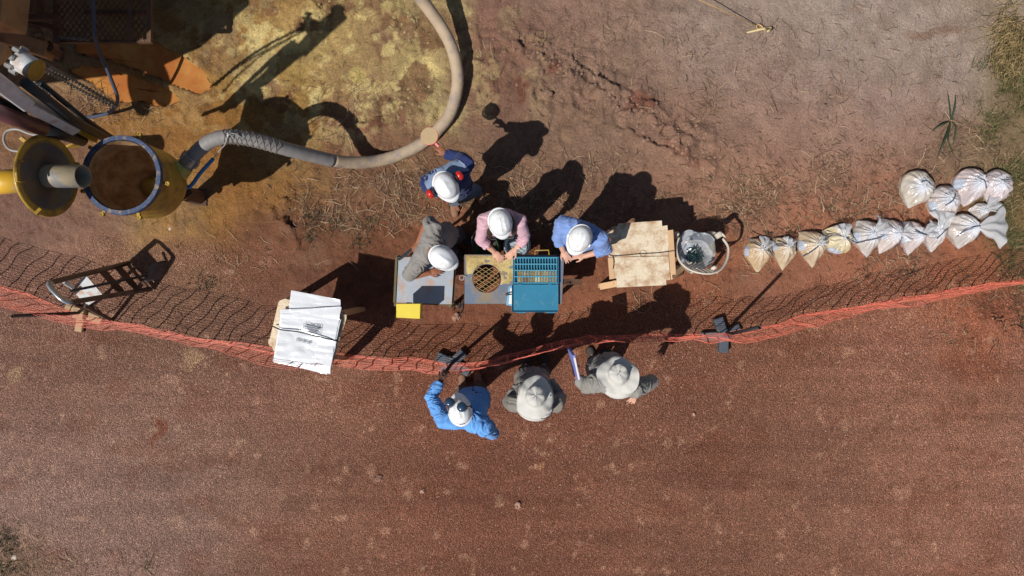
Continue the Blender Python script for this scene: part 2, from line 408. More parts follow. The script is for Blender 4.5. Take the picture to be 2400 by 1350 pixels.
# pale clay crust over the ochre patch, dusty freckles on the road
och = np.exp(-(((px - 800) / 330) ** 2 + ((py - 130) / 170) ** 2))
p1 = smooth(0.0, 0.16, fbm(x * 3.4, y * 3.4, 6, 201, 0.62)) * np.clip(och * 1.5, 0, 1)
colr = colr * (1 - 0.85 * p1[:, None]) + np.array(S(194, 176, 122)) * 0.85 * p1[:, None]
p2 = smooth(0.02, 0.18, fbm(x * 2.6, y * 2.6, 6, 231, 0.64)) * np.clip(och * 1.5, 0, 1)
colr = colr * (1 - 0.8 * p2[:, None]) + np.array(S(108, 74, 56)) * 0.8 * p2[:, None]
fre = smooth(0.50, 0.62, fbm(x * 6.5, y * 6.5, 3, 251, 0.45)) * gmask * .8
colr = colr * (1 - 0.5 * fre[:, None]) + np.array(S(176, 142, 122)) * 0.5 * fre[:, None]
red = smooth(0.2, 0.5, fbm(x * 2.1, y * 3.4, 4, 271)) * gmask
colr = colr * (1 - 0.35 * red[:, None]) + np.array(S(112, 70, 54)) * 0.35 * red[:, None]
gry = smooth(0.15, 0.45, fbm(x * 2.6, y * 2.6, 4, 291)) * (1 - gmask) * 0.35
colr = colr * (1 - gry[:, None]) + np.array(S(122, 100, 84)) * gry[:, None]
band = 1 + (0.13 * fbm(x * 0.5, y * 11, 4, 317) + 0.16 * fbm(x * 0.35, y * 3.2, 4, 311) + .10 * fbm(x * .9, y * 1.4, 4, 313)) * gmask
mott = 1 + (0.34 - .16 * gmask) * fbm(x * 6, y * 6, 6, 331, 0.7)
lum = colr @ np.array([.3, .5, .2]); sat = np.clip((colr[:, 0] - 2.2 * colr[:, 2]) / (colr[:, 0] + 1e-6), 0, 1)[:, None]
colr = colr * (1 - .22 * sat) + (lum[:, None] * np.array([1.05, .98, .85])) * .22 * sat
colr = colr * (band * mott * (0.94 + 0.36 * gmask))[:, None] * (1 + gmask[:, None] * np.array([.02, 0, -.03]))
redz = smooth(450, 1000, px + 120 * fbm(px / 200, py / 200, 2, 651)) * smooth(330, 520, py) * smooth(2500, 2300, px)
colr = colr * (1 + redz[:, None] * np.array([.07, -.02, -.09]))
colr = colr * (1 + (np.clip(och * 1.3, 0, 1) * .9)[:, None] * np.array([.20, .15, .04]))
me = bpy.data.meshes.new('ground')
me.vertices.add(nx * ny); me.vertices.foreach_set('co', np.stack([x, y, Z], 1).ravel())
i = np.arange(nx - 1)[None, :] + nx * np.arange(ny - 1)[:, None]; i = i.ravel()
q = np.stack([i, i + 1, i + nx + 1, i + nx], 1).astype(np.int32)
me.loops.add(q.size); me.polygons.add(len(q))
me.loops.foreach_set('vertex_index', q.ravel()); me.polygons.foreach_set('loop_start', np.arange(0, q.size, 4, dtype=np.int32))
me.polygons.foreach_set('loop_total', np.full(len(q), 4, np.int32)); me.polygons.foreach_set('use_smooth', np.ones(len(q), bool)); me.update()
at = me.color_attributes.new('soil', 'FLOAT_COLOR', 'POINT')
at.data.foreach_set('color', np.concatenate([colr, gmask[:, None]], 1).ravel())
gm = bpy.data.materials.new('soil'); gm.use_nodes = True; N = gm.node_tree.nodes; L = gm.node_tree.links; b = N['Principled BSDF']
b.inputs['Roughness'].default_value = 0.95; b.inputs['Specular IOR Level'].default_value = 0.15
a = N.new('ShaderNodeAttribute'); a.attribute_name = 'soil'; geo = N.new('ShaderNodeNewGeometry')
vo = N.new('ShaderNodeTexVoronoi'); vo.inputs['Scale'].default_value = 98; L.new(geo.outputs['Position'], vo.inputs['Vector'])
sep = N.new('ShaderNodeSeparateColor'); L.new(vo.outputs['Color'], sep.inputs[0])
ramp = N.new('ShaderNodeValToRGB'); e = ramp.color_ramp.elements
e[0].position = 0.0; e[0].color = (.52, .5, .48, 1); e[1].position = 1.0; e[1].color = (2.0, 1.95, 1.86, 1)
for pz, v in ((0.3, .82), (0.7, 1.05), (0.9, 1.35)):
    k = e.new(pz); k.color = (v, v, v, 1)
L.new(sep.outputs[0], ramp.inputs[0])
nz = N.new('ShaderNodeTexNoise'); nz.inputs['Scale'].default_value = 55; nz.inputs['Detail'].default_value = 6; nz.inputs['Roughness'].default_value = 0.7
L.new(geo.outputs['Position'], nz.inputs['Vector'])
mr = N.new('ShaderNodeMapRange'); mr.inputs[1].default_value = .3; mr.inputs[2].default_value = .72; mr.inputs[3].default_value = .62; mr.inputs[4].default_value = 1.38
L.new(nz.outputs['Fac'], mr.inputs[0])
mixg = N.new('ShaderNodeMix'); mixg.data_type = 'RGBA'; L.new(a.outputs['Alpha'], mixg.inputs[0]); L.new(mr.outputs[0], mixg.inputs[6]); L.new(ramp.outputs[0], mixg.inputs[7])
mm = N.new('ShaderNodeMix'); mm.data_type = 'RGBA'; mm.blend_type = 'MULTIPLY'; mm.inputs[0].default_value = 1.0
L.new(a.outputs['Color'], mm.inputs[6]); L.new(mixg.outputs[2], mm.inputs[7]); L.new(mm.outputs[2], b.inputs['Base Color'])
inv = N.new('ShaderNodeMath'); inv.operation = 'SUBTRACT'; inv.inputs[0].default_value = 0.6; L.new(vo.outputs['Distance'], inv.inputs[1])
gsc = N.new('ShaderNodeMath'); gsc.operation = 'MULTIPLY'; gsc.inputs[1].default_value = .8; L.new(inv.outputs[0], gsc.inputs[0]); inv = gsc
mh = N.new('ShaderNodeMix'); mh.data_type = 'FLOAT'; L.new(a.outputs['Alpha'], mh.inputs[0])
n3 = N.new('ShaderNodeTexNoise'); n3.inputs['Scale'].default_value = 28; n3.inputs['Detail'].default_value = 8; n3.inputs['Roughness'].default_value = 0.68
L.new(geo.outputs['Position'], n3.inputs['Vector'])
L.new(n3.outputs['Fac'], mh.inputs[2]); L.new(inv.outputs[0], mh.inputs[3])
bp = N.new('ShaderNodeBump'); bp.inputs['Strength'].default_value = 0.9; bp.inputs['Distance'].default_value = 0.028
L.new(mh.outputs[0], bp.inputs['Height']); L.new(bp.outputs['Normal'], b.inputs['Normal'])
ground = link('ground', me, gm); ground['kind'] = 'structure'

# muddy water standing in the wheel ruts
water = mat('muddy_water', S(168, 102, 54), 0.12, 0.10, 6, 0.02, 20, coat=0.3, col2=S(184, 132, 72), mixlo=.42, mixhi=.62, m2scale=2.5)
for poly in PUDDLES:
    mb = MB(); pts = []
    for k in range(len(poly)):
        a0 = Vector((*poly[k], 0)); a1 = Vector((*poly[(k + 1) % len(poly)], 0))
        for t in np.linspace(0, 1, 6)[:-1]:
            q_ = a0.lerp(a1, t); pts.append(P(q_.x + random.uniform(-6, 6), q_.y + random.uniform(-5, 5), -0.012))
    c_ = sum(pts, Vector()) / len(pts)
    mb.add([c_] + pts, [(0, 1 + (k + 1) % len(pts), 1 + k) for k in range(len(pts))])
    w_ = obj('puddle', mb, water); w_['kind'] = 'structure'

# ------------------------------------------------------------------ loose stuff on the ground
def scatter_region(n, fn):
    """n picture-space points accepted with probability fn(px, py)"""
    out = []; 
    while len(out) < n:
        a = rng.uniform(-80, 2480, 4000); c = rng.uniform(-60, 1410, 4000); k = rng.random(4000) < fn(a, c)
        out += list(zip(a[k], c[k]))
    return np.array(out[:n])
def gsum(px, py, blobs):
    r = np.zeros_like(px)
    for (x_, y_, rx, ry, k) in blobs: r = np.maximum(r, k * np.exp(-(((px - x_) / rx) ** 2 + ((py - y_) / ry) ** 2)))
    return r
def blades(name, pts, lmin, lmax, w, lift, m, cols, tuft=False):
    n = len(pts); bx = (pts[:, 0] - 1200) * CAM_H / FPX; by = (675 - pts[:, 1]) * CAM_H / FPX
    bz = ground_z(bx, by); ang = rng.uniform(0, 2 * np.pi, n); ln = rng.uniform(lmin, lmax, n) * rng.uniform(0.5, 1, n)
    bend = rng.uniform(-0.7, 0.7, n); ww = w * rng.uniform(0.6, 1.4, n); lf = lift * rng.uniform(0.1, 1, n)
    vs = np.zeros((n, 6, 3)); 
    for k, t in enumerate((0, 0.5, 1.0)):
        aa = ang + bend * t; cxk = bx + np.cos(aa) * ln * t; cyk = by + np.sin(aa) * ln * t
        hz = bz + 0.004 + lf * (t if tuft else (0.3 + 4 * t * (1 - t) * 0.7)); wk = ww * (1 - 0.75 * t if tuft else 1 - 0.3 * abs(t - .5))
        vs[:, 2 * k] = np.stack([cxk - np.sin(aa) * wk, cyk + np.cos(aa) * wk, hz], 1)
        vs[:, 2 * k + 1] = np.stack([cxk + np.sin(aa) * wk, cyk - np.cos(aa) * wk, hz + 0.002], 1)
    base = (np.arange(n) * 6)[:, None]
    f = np.concatenate([base + np.array([0, 1, 3, 2]), base + np.array([2, 3, 5, 4])]).astype(np.int32)
    me = bpy.data.meshes.new(name); me.vertices.add(n * 6); me.vertices.foreach_set('co', vs.ravel())
    me.loops.add(f.size); me.polygons.add(len(f)); me.loops.foreach_set('vertex_index', f.ravel())
    me.polygons.foreach_set('loop_start', np.arange(0, f.size, 4, dtype=np.int32)); me.polygons.foreach_set('loop_total', np.full(len(f), 4, np.int32)); me.update()
    cc = np.array([S(*c) for c in cols])[rng.integers(0, len(cols), n)] * rng.uniform(0.7, 1.25, n)[:, None]
    ca = me.color_attributes.new('tint', 'FLOAT_COLOR', 'POINT')
    ca.data.foreach_set('color', np.repeat(np.concatenate([cc, np.ones((n, 1))], 1), 6, 0).ravel())
    o = link(name, me, m); o['kind'] = 'stuff'; return o
straw_m = mat('straw', (1, 1, 1), 0.8, 0.1, attr='tint'); 
STRAW = [(900,460,150,60,1),(1000,430,100,50,.9),(960,500,60,40,.8),(1250,440,110,60,.8),(1330,480,120,60,.9),(1500,470,110,60,.7),(1420,420,80,50,.7),(1780,480,160,80,.9),
         (1820,450,120,50,.8),(2000,420,90,70,.9),(2080,470,80,70,.9),(1960,480,60,40,.9),(2150,400,70,50,.7),(2300,420,60,80,.9),(2250,320,70,60,.7),(1950,240,60,40,.4),
         (800,490,90,50,.8),(720,500,60,50,.5),(1100,470,60,40,.8),(820,270,80,70,.35),(230,240,60,30,1),(300,250,60,30,1),(1700,640,80,50,.3),(2100,620,120,40,.5),(2330,700,80,50,.5),(2280,780,60,40,.35),
         (1500,700,70,40,.25),(50,1310,70,40,.5),(200,1330,100,30,.25),(340,1320,40,30,.25),(1600,250,120,80,.25),(1950,150,300,120,.12),(1500,120,300,80,.10),(650,620,200,60,.12)]
blades('dry_straw', scatter_region(5600, lambda a, c: gsum(a, c, STRAW) * np.clip(.25 + 2.2 * fbm(a / 42, c / 42, 3, 71), .04, 1)), 0.04, 0.26, 0.0021, 0.03, straw_m,
       [(160,132,102),(144,114,88),(130,98,76),(176,152,122),(112,84,62),(96,72,54)])['label'] = 'dry straw lying on the soil'
blades('dark_twigs', scatter_region(2600, lambda a, c: gsum(a, c, STRAW) * .9 + .03 * (c < 620)), 0.03, 0.14, 0.0022, 0.03, straw_m, [(70,50,38),(52,38,30),(88,66,50)])
GRASS = [(2380,250,60,80,1),(2400,330,60,80,1),(2360,420,36,60,.9),(2385,520,40,80,1),(2390,600,30,50,1),(2340,180,50,30,.5),(2320,300,50,40,.4),(2400,650,30,30,.8),(2352,540,16,40,.2)]
blades('verge_grass', scatter_region(3300, lambda a, c: gsum(a, c, GRASS) * np.clip(.2 + 3 * fbm(a / 40, c / 40, 3, 73), .03, 1)), 0.05, 0.16, 0.0035, 0.09, straw_m,
       [(70,82,38),(86,94,46),(78,84,44),(66,78,38),(130,112,78),(118,98,68),(146,126,92),(104,92,58)], True)['label'] = 'grass growing at the edge of the cleared ground'
WEED = [(735,520,16,24,1),(730,555,14,14,1),(790,525,20,14,.8),(860,525,24,16,.7),(480,665,22,14,.6),(845,570,18,20,.7),(2030,640,12,14,.7),(1860,535,8,12,.6),(20,1270,22,30,1),(10,1330,30,20,1),(350,1325,14,14,.7),(2385,720,14,14,.7),(2390,760,14,20,.6)]
blades('low_weeds', scatter_region(900, lambda a, c: gsum(a, c, WEED)), 0.02, 0.08, 0.004, 0.05, straw_m, [(52,58,34),(66,66,42),(84,76,52),(44,48,30)], True)
# road gravel and clods of earth
def lumps(name, pts, smin, smax, cols, pw=2.0, flat=0.7, own=.12):
    n = len(pts); bx = (pts[:, 0] - 1200) * CAM_H / FPX; by = (675 - pts[:, 1]) * CAM_H / FPX; bz = ground_z(bx, by)
    base = np.array([(1,0,0),(0.5,.8,0),(-.5,.85,0),(-1,0,0),(-.45,-.9,0),(.55,-.8,0),(.55,.25,.75),(-.5,.35,.8),(0,-.5,.78)])
    tr = np.array([(0,1,6),(1,2,7),(1,7,6),(2,3,7),(3,4,8),(3,8,7),(4,5,8),(5,0,6),(5,6,8),(6,7,8)])
    r = smin + (smax - smin) * rng.random(n) ** pw; an = rng.uniform(0, 6.28, n)
    v = base[None] * rng.uniform(0.7, 1.2, (n, 9, 3)) * r[:, None, None]; v[:, :, 2] *= flat
    c, s = np.cos(an)[:, None], np.sin(an)[:, None]
    vx = v[:, :, 0] * c - v[:, :, 1] * s + bx[:, None]; vy = v[:, :, 0] * s + v[:, :, 1] * c + by[:, None]; vz = v[:, :, 2] + bz[:, None] - r[:, None] * 0.08
    f = ((np.arange(n) * 9)[:, None, None] + tr[None]).reshape(-1, 3).astype(np.int32)
    me = bpy.data.meshes.new(name); me.vertices.add(n * 9); me.vertices.foreach_set('co', np.stack([vx, vy, vz], 2).ravel())
    me.loops.add(f.size); me.polygons.add(len(f)); me.loops.foreach_set('vertex_index', f.ravel())
    me.polygons.foreach_set('loop_start', np.arange(0, f.size, 3, dtype=np.int32)); me.polygons.foreach_set('loop_total', np.full(len(f), 3, np.int32)); me.update()
    num = np.zeros((n, 3)); den = np.full(n, 1e-9)
    for (cx, cy, rd, cs) in SOIL:
        w = np.exp(-((pts[:, 0] - cx) ** 2 + (pts[:, 1] - cy) ** 2) / (rd * .8) ** 2) + 1e-7; num += w[:, None] * np.array(S(*cs)); den += w
    cc = np.array([S(*q) for q in cols])[rng.integers(0, len(cols), n)] * rng.uniform(0.75, 1.2, n)[:, None] * own + num / den[:, None] * rng.uniform(.8, 1.15, n)[:, None] * (1 - own)
    ca = me.color_attributes.new('tint', 'FLOAT_COLOR', 'POINT'); ca.data.foreach_set('color', np.repeat(np.concatenate([cc, np.ones((n, 1))], 1), 9, 0).ravel())
    o = link(name, me, mat('stone_bits', (1, 1, 1), 0.9, 0.15, 40, 0.3, 120, attr='tint')); o['kind'] = 'stuff'; return o
lumps('road_gravel', scatter_region(15000, lambda a, c: ground_masks(a, c)[0] * np.clip(0.35 + fbm(a / 160, c / 160, 3, 5), 0.04, 1)), 0.0035, 0.011,
      [(142,106,90),(156,122,106),(124,90,74),(172,140,120),(110,78,64),(190,162,140)], 2.4, own=.7)
lumps('earth_clods', scatter_region(2200, lambda a, c: ground_masks(a, c)[1] ** 1.5), 0.005, 0.030, [(128,100,82),(120,90,74),(136,110,92),(112,80,64)], 3.0, .55)
lumps('earth_crumbs', scatter_region(8000, lambda a, c: 0.3 + .5 * (c < 600)), 0.003, 0.014, [(140,104,82),(120,86,68),(152,120,98),(100,70,54)], 3)
# ------------------------------------------------------------------ drilling machine, cyclone and hose
rust = mat('rusty_steel', S(104, 74, 52), 0.75, 0.2, 14, 0.4, 40, col2=S(72, 48, 36), mixlo=.4, mixhi=.62, m2scale=7)
tanp = mat('dusty_tan_paint', S(176, 138, 98), 0.6, 0.15, 10, 0.25, 40, col2=S(128, 88, 60), mixlo=.5, mixhi=.68, m2scale=5)
galv = mat('dusty_grey_steel', S(206, 208, 210), 0.55, 0.14, 14, 0.2, 50, metal=0.0, col2=S(164, 138, 112), mixlo=.52, mixhi=.7, m2scale=6)
yel = mat('ochre_yellow_paint', S(172, 138, 46), 0.45, 0.16, 9, 0.2, 40, col2=S(120, 92, 40), mixlo=.5, mixhi=.66, m2scale=7, coat=.15)
bluep = mat('worn_blue_paint', S(50, 68, 102), 0.5, 0.2, 20, 0.25, 60, col2=S(150, 128, 96), mixlo=.52, mixhi=.66, m2scale=13)
rubber = mat('black_rubber', S(34, 38, 44), 0.5, 0.2, 20, 0.1, 60)
hosem = mat('dusty_hose', S(176, 156, 132), 0.75, 0.12, 7, 0.3, 60, col2=S(140, 130, 124), mixlo=.5, mixhi=.66, m2scale=5)
hoseg = mat('grey_hose_cuff', S(136, 132, 130), 0.6, 0.15, 10, 0.3, 60)
steel = mat('bare_steel', S(172, 172, 170), 0.4, 0.15, 20, 0.15, 60, metal=0.6, col2=S(150, 124, 96), mixlo=.55, mixhi=.7, m2scale=12)
chainm = mat('chain_steel', S(120, 118, 116), 0.4, 0.2, 30, metal=0.5)
maroon = mat('maroon_paint', S(98, 60, 62), 0.5, 0.15, 9, 0.15, 40, coat=.2)
mudm = mat('wet_mud_inside', S(172, 142, 106), 0.7, 0.2, 9, 0.5, 30, col2=S(132, 96, 62), mixlo=.4, mixhi=.62, m2scale=6)
bluerope = mat('blue_rope', S(60, 122, 176), 0.7, 0.25, 60, 0.5, 120)
silver = mat('silver_wire', S(190, 190, 186), 0.4, 0.1, metal=.5)

rig = thing('drill_rig', 'rust brown drilling machine with mesh walkway at the corner beside the orange puddle', 'drill rig', P(150, 60, 0))
def expanded(mb, x0, x1, y0, y1, z, cw, ch, t, inside=None, h=None):
    """expanded metal lattice: zigzag strands"""
    nxr = int((x1 - x0) / cw); nyr = int((y1 - y0) / ch)
    for j in range(nyr * 2):
        ya = y0 + j * ch / 2; yb = ya + ch / 2
        for i in range(nxr + 1):
            xa = x0 + i * cw + (cw / 2 if j % 2 else 0)
            for sx in (-1, 1):
                xb = xa + sx * cw / 2
                if not (x0 - 1e-6 <= xb <= x1 + 1e-6 and x0 - 1e-6 <= xa <= x1 + 1e-6): continue
                if inside and not (inside(xa, ya) and inside(xb, yb)): continue
                mb.bar((xa, ya, z), (xb, yb, z), t, h or t)
zp = 0.95
a0, a1 = P(132, 98, zp), P(356, -60, zp)
mb = MB(); expanded(mb, a0.x, P(302, 0, zp).x, a0.y, a1.y, zp, 0.062, 0.084, 0.009); expanded(mb, P(312, 0, zp).x, P(344, 0, zp).x, a0.y, a1.y, zp, 0.062, 0.084, 0.009)
obj('walkway_grating', mb, rust, rig)['kind'] = 'stuff'
mb = MB(); 
for xx in (132, 307, 351): mb.bar(P(xx, 99, zp - .02), P(xx, -70, zp - .02), 0.045, 0.05)
mb.bar(P(128, 98, zp - .03), P(357, 98, zp - .03), 0.03, 0.06); mb.bar(P(200, 30, zp - .05), P(356, 30, zp - .05), 0.04, 0.05)
obj('walkway_frame', mb, rust, rig)
mb = MB(); mb.bar(P(-60, 60, .85), P(118, 122, .75), 0.16, 0.2); obj('outrigger_beam', mb, tanp, rig, bevel=.008)
mb = MB(); mb.bar(P(118, 122, .75), P(132, 108, .74), 0.1, 0.16); mb.bar(P(132, 96, 1.1), P(134, 134, .3), 0.05, 0.05); mb.lathe(P(136, 128, .0), [(0.0, .3), (.03, .3), (.03, .05), (.09, .03), (.09, 0)]); obj('jack_leg', mb, rust, rig)
mb = MB(); mb.box(P(-20, 12, 1.5), (0.5, 0.42, 0.4), (1, -.1, 0)); obj('gearbox_housing', mb, tanp, rig, bevel=.02)
mb = MB(); mb.box(P(62, 10, 1.0), (0.26, 0.24, 0.2)); mb.bar(P(48, 42, 1.0), P(130, 40, 1.0), 0.06, 0.08); mb.bar(P(55, 45, .9), P(128, 66, .8), 0.05, 0.06); obj('bracket', mb, rust, rig)
mb = MB()
for k in range(3): mb.tube(spline([P(-30, 40 + k * 7, 1.3), P(10, 48 + k * 6, 1.28), P(40, 50 + k * 3, 1.2), P(60, 40, 1.1)], 5), 0.016, 6)
obj('hydraulic_hose', mb, rubber, rig, True)
# engine deck just outside the picture; unseen reel added to cast a round shadow
mb = MB(); mb.prism([(-7.4, 3.9, 3.0), (-7.4, 1.35, 3.0), (-5.53, 1.57, 3.0), (-4.9, 1.86, 3.0), (-4.78, 1.98, 3.0), (-4.78, 3.9, 3.0)], 0.85); obj('engine_deck', mb, tanp, rig, bevel=.02)
mb = MB(); 
for q in ((-7.2, 3.6), (-7.2, 1.6), (-5.4, 3.7)): mb = MB(); mb.bar((q[0], q[1], 2.2), (q[0], q[1], 0), 0.14, 0.14); obj('deck_post', mb, rust, rig)
mb = MB(); mb.lathe((-5.5, 1.42, 2.1), [(.05, -.12), (.3, -.12), (.3, -.10), (.12, -.10), (.12, .10), (.3, .10), (.3, .12), (.05, .12)], (1, .4, .25), 24); mb.bar((-5.5, 1.42, 2.1), (-5.6, 1.5, 2.6), .06, .06); obj('shadow_reel', mb, rust, rig)

# support boom of the cyclone
boom = thing('support_boom', 'grey steel boom with yellow end cap leaning down to the open drum', 'boom', P(225, 320, 0))
mb = MB(); mb.bar(P(-60, 150, 3.45), P(54, 236, 2.78), 0.175, 0.12); obj('upper_arm', mb, galv, boom, bevel=.012)
def taper(a, b, wa, wb, h, up=(0, 0, 1)):
    a = Vector(a); b = Vector(b); x_, y_, d = frame(b - a, up); m = MB(); vs = []
    for p, w in ((a, wa), (b, wb)):
        for sx, sy in ((-1, -1), (1, -1), (1, 1), (-1, 1)): vs.append(p + x_ * sx * w / 2 + y_ * sy * h / 2)
    return m.add(vs, [(3, 2, 1, 0), (4, 5, 6, 7), (0, 1, 5, 4), (1, 2, 6, 5), (2, 3, 7, 6), (3, 0, 4, 7)])
obj('lower_arm', taper(P(48, 232, 2.76), P(174, 304, 1.86), 0.15, 0.09, 0.09), galv, boom, bevel=.01)
mb = MB(); mb.tube([P(-30, 255, 2.99), P(100, 300, 2.25)], 0.068, 16); obj('ram_barrel', mb, maroon, boom, True)
mb = MB(); mb.tube([P(92, 297, 2.3), P(192, 328, 1.6)], 0.062, 16); obj('ram_sleeve', mb, rubber, boom, True)
mb = MB(); mb.tube([P(60, 195, 2.95), P(170, 280, 2.04), P(250, 325, 1.29)], 0.045, 10); mb.tube([P(96, 195, 2.55), P(200, 280, 1.72), P(262, 322, 1.2)], 0.025, 8); obj('shadow_side_tube', mb, rubber, boom, True)
mb = MB(); mb.bar(P(176, 300, 1.85), P(222, 326, 1.5), 0.07, 0.07); mb.bar(P(165, 345, 1.4), P(215, 322, 1.5), 0.02, 0.12); obj('yoke', mb, yel, boom, bevel=.006)
c0, c1 = P(44, 142, 2.85), P(84, 164, 2.85); ax = (c1 - c0).normalized()
mb = MB(); mb.tube([c0, c1], 0.088, 24); obj('swivel_barrel', mb, galv, boom, True)
mb = MB(); mb.tube([c1, c1 + ax * 0.012], 0.092, 24); obj('end_cap', mb, yel, boom)
mb = MB(); 
for t in (0, .8, 1.6, 2.4, 3.2, 4.0, 4.8, 5.6):
    a_, b_, d_ = frame(ax); q = c0 + (a_ * math.cos(t) + b_ * math.sin(t)) * 0.10; mb.tube([q - ax * .03, q + ax * .03], .022, 6)
obj('flange_bolt', mb, steel, boom)
mb = MB(); mb.tube([P(-40, 160, 3.4), P(10, 115, 3.25)], 0.06, 16); obj('mast_stub', mb, tanp, boom, True)
mb = MB()
for k, (s_, e_) in enumerate((((-30, 222), (60, 262)), ((-30, 230), (62, 268)), ((-30, 212), (70, 262)))):
    mb.tube(spline([P(*s_, 2.95), P((s_[0] + e_[0]) / 2, (s_[1] + e_[1]) / 2 + 4, 2.7), P(*e_, 2.4)], 5), 0.015, 6)
obj('hydraulic_hose', mb, rubber, boom, True)
mb = MB(); mb.tube(spline([P(30, 228, 2.8), P(50, 252, 2.6), P(85, 272, 2.4), P(120, 285, 2.2)], 5), 0.006, 5); obj('cable', mb, mat('tan_cable', S(178, 146, 84), .6), boom, True)

def link_mesh(name, pitch):
    m = MB(); L_ = pitch * 0.62; R_ = pitch * 0.34; pts = []
    for t in np.linspace(0, 2 * math.pi, 10, endpoint=False):
        pts.append(Vector((math.cos(t) * R_ + (L_ - R_) * (1 if math.cos(t) > 0 else -1), math.sin(t) * R_, 0)))
    m.tube(pts, pitch * 0.13, 5, closed=True)
    me = bpy.data.meshes.new(name); me.from_pydata(m.v, [], m.f); me.update(); me.materials.append(chainm)
    me.polygons.foreach_set('use_smooth', [True] * len(me.polygons)); return me
LINK = link_mesh('chain_link', 0.036)
def chain(label, pts, pitch=0.036):
    pts = spline(pts, 10); root = thing('chain', label, 'chain', pts[-1], 'chains hanging from the boom')
    L_ = [0]
    for a_, b_ in zip(pts, pts[1:]): L_.append(L_[-1] + (b_ - a_).length)
    s_ = 0; k = 0
    while s_ < L_[-1]:
        i_ = max(j for j in range(len(L_)) if L_[j] <= s_ + 1e-9); i_ = min(i_, len(pts) - 2)
        p_ = pts[i_].lerp(pts[i_ + 1], (s_ - L_[i_]) / max(1e-6, L_[i_ + 1] - L_[i_])); d_ = pts[i_ + 1] - pts[i_]
        o = bpy.data.objects.new('chain_link', LINK); COL.objects.link(o); o.parent = root; o.location = p_ - root.location
        o.rotation_mode = 'QUATERNION'; o.rotation_quaternion = (Matrix(( (d_.normalized()), frame(d_)[0], frame(d_)[1])).transposed().to_quaternion()) @ Matrix.Rotation(math.pi / 2 * (k % 2) + .6, 3, 'X').to_quaternion()
        s_ += pitch; k += 1
chain('uppermost steel chain sagging from the yellow end cap', [P(92, 140, 2.8), P(150, 175, 2.2), P(215, 212, 1.6), P(275, 246, 1.1)])
chain('middle steel chain running under the uppermost chain', [P(95, 155, 2.75), P(140, 172, 2.3), P(205, 208, 1.7), P(272, 250, 1.1)])
chain('lowest of the three side by side chains ending above the straw', [P(98, 162, 2.7), P(150, 190, 2.2), P(210, 222, 1.6), P(270, 252, 1.05)])
chain('steel chain dropping past the dark tubes behind the grey arm', [P(76, 186, 2.6), P(110, 220, 2.2), P(150, 262, 1.8), P(192, 292, 1.5)])
chain('short steel chain lying along the lower edge of the mesh walkway', [P(140, 88, .985), P(170, 90, .985), P(205, 93, .985)])

mb = MB(); mb.tube(spline([P(214, -30, 1.4), P(219, 30, 1.3), P(222, 80, 1.2), P(232, 118, 1.0), P(248, 155, .85), P(264, 195, .7), P(275, 226, .55), P(272, 248, .4), P(250, 266, .25), P(215, 274, .15), P(196, 274, .1)], 6), 0.02, 8)
one('air_line', mb, mat('blue_black_hose', S(62, 74, 92), .45, .1), 'thin dark hose looping down in front of the orange puddle', 'hose', P(250, 266, 0), sm=True)
mb = MB(); mb.tube(spline([P(105, 312, .5), P(98, 318, .5), P(70, 314, .45), P(40, 303, .4), P(15, 308, .4), P(9, 330, .42), P(22, 350, .45), P(50, 356, .5)], 6), 0.014, 8)
one('air_line', mb, mat('grey_hose', S(156, 152, 148), .5, .1), 'thin grey hose loop curling beside the round lid', 'hose', P(10, 330, 0), sm=True)

# cyclone
cyc = thing('cyclone_drum', 'open yellow sample drum with worn blue rim and hinged lid', 'sample drum', P(285, 410, 0) * 0.86)
RIMZ = 1.75; cc = P(286, 411, RIMZ); R = 0.368
mb = MB(); prof = [(R, 0), (R, -.55), (R * .98, -.6), (.14, -1.05), (.12, -1.2)]
mb.lathe(cc, prof, seg=48); obj('drum_wall', mb, yel, cyc, True)
mb = MB(); prof = [(R - .035, 0), (R - .04, -.34), (R - .07, -.42), (.12, -.66), (.0, -.68)]; mb.lathe(cc, prof[::-1], seg=48); obj('drum_lining', mb, mudm, cyc, True)
mb = MB(); mb.lathe(cc, [(R - .028, .0), (R - .028, .022), (R + .012, .022), (R + .016, .012), (R + .016, -.03), (R - .03, -.03)], seg=64, close=True); obj('rim', mb, bluep, cyc)
for ang in (70, 200, -10, -70, -120, 140):
    d_ = Vector((math.cos(math.radians(ang)), math.sin(math.radians(ang)), 0)); mb = MB(); mb.box(cc + d_ * (R + .03) + Vector((0, 0, -.05)), (.07, .03, .025), d_); mb.lathe(cc + d_ * (R + .06) + Vector((0, 0, -.05)), [(.012, -.02), (.02, -.02), (.02, .02), (.012, .02)], close=True, seg=10); obj('lid_clamp_lug', mb, yel, cyc)
# lid standing open
lc = P(113, 413, 2.1); ln = Vector((.985, -0.03, .17)).normalized(); RL = .365
mb = MB(); mb.lathe(lc, [(0, -.05), (.2, -.06), (RL * .84, -.055), (RL * .9, -.02), (RL, -.02), (RL + .01, -.008), (RL, .006), (RL * .84, .006), (RL * .8, -.015), (0, -.02)], ln, 48)
lid = obj('lid', mb, yel, cyc, True)
mb = MB(); mb.lathe(lc + ln * .002, [(.02, -.006), (RL * .84, -.002), (RL * .86, .008), (RL * .86, -.008), (.02, -.016)], ln, 40, True); obj('lid_lining', mb, mat('slate_lining', S(112, 98, 76), .6, .2, 7, .3, 30, col2=S(84, 86, 92), mixlo=.42, mixhi=.6, m2scale=4), lid, True)
mb = MB(); mb.lathe(lc, [(.105, -.02), (.105, .36), (.097, .36), (.097, -.02)], ln, 28); obj('outlet_tube', mb, mat('clay_grey_steel', S(158, 144, 116), .55, .15, 9, .2, 40, col2=S(120, 120, 122), mixlo=.45, mixhi=.62, m2scale=6), lid, True)
la, lb, _ = frame(ln); 
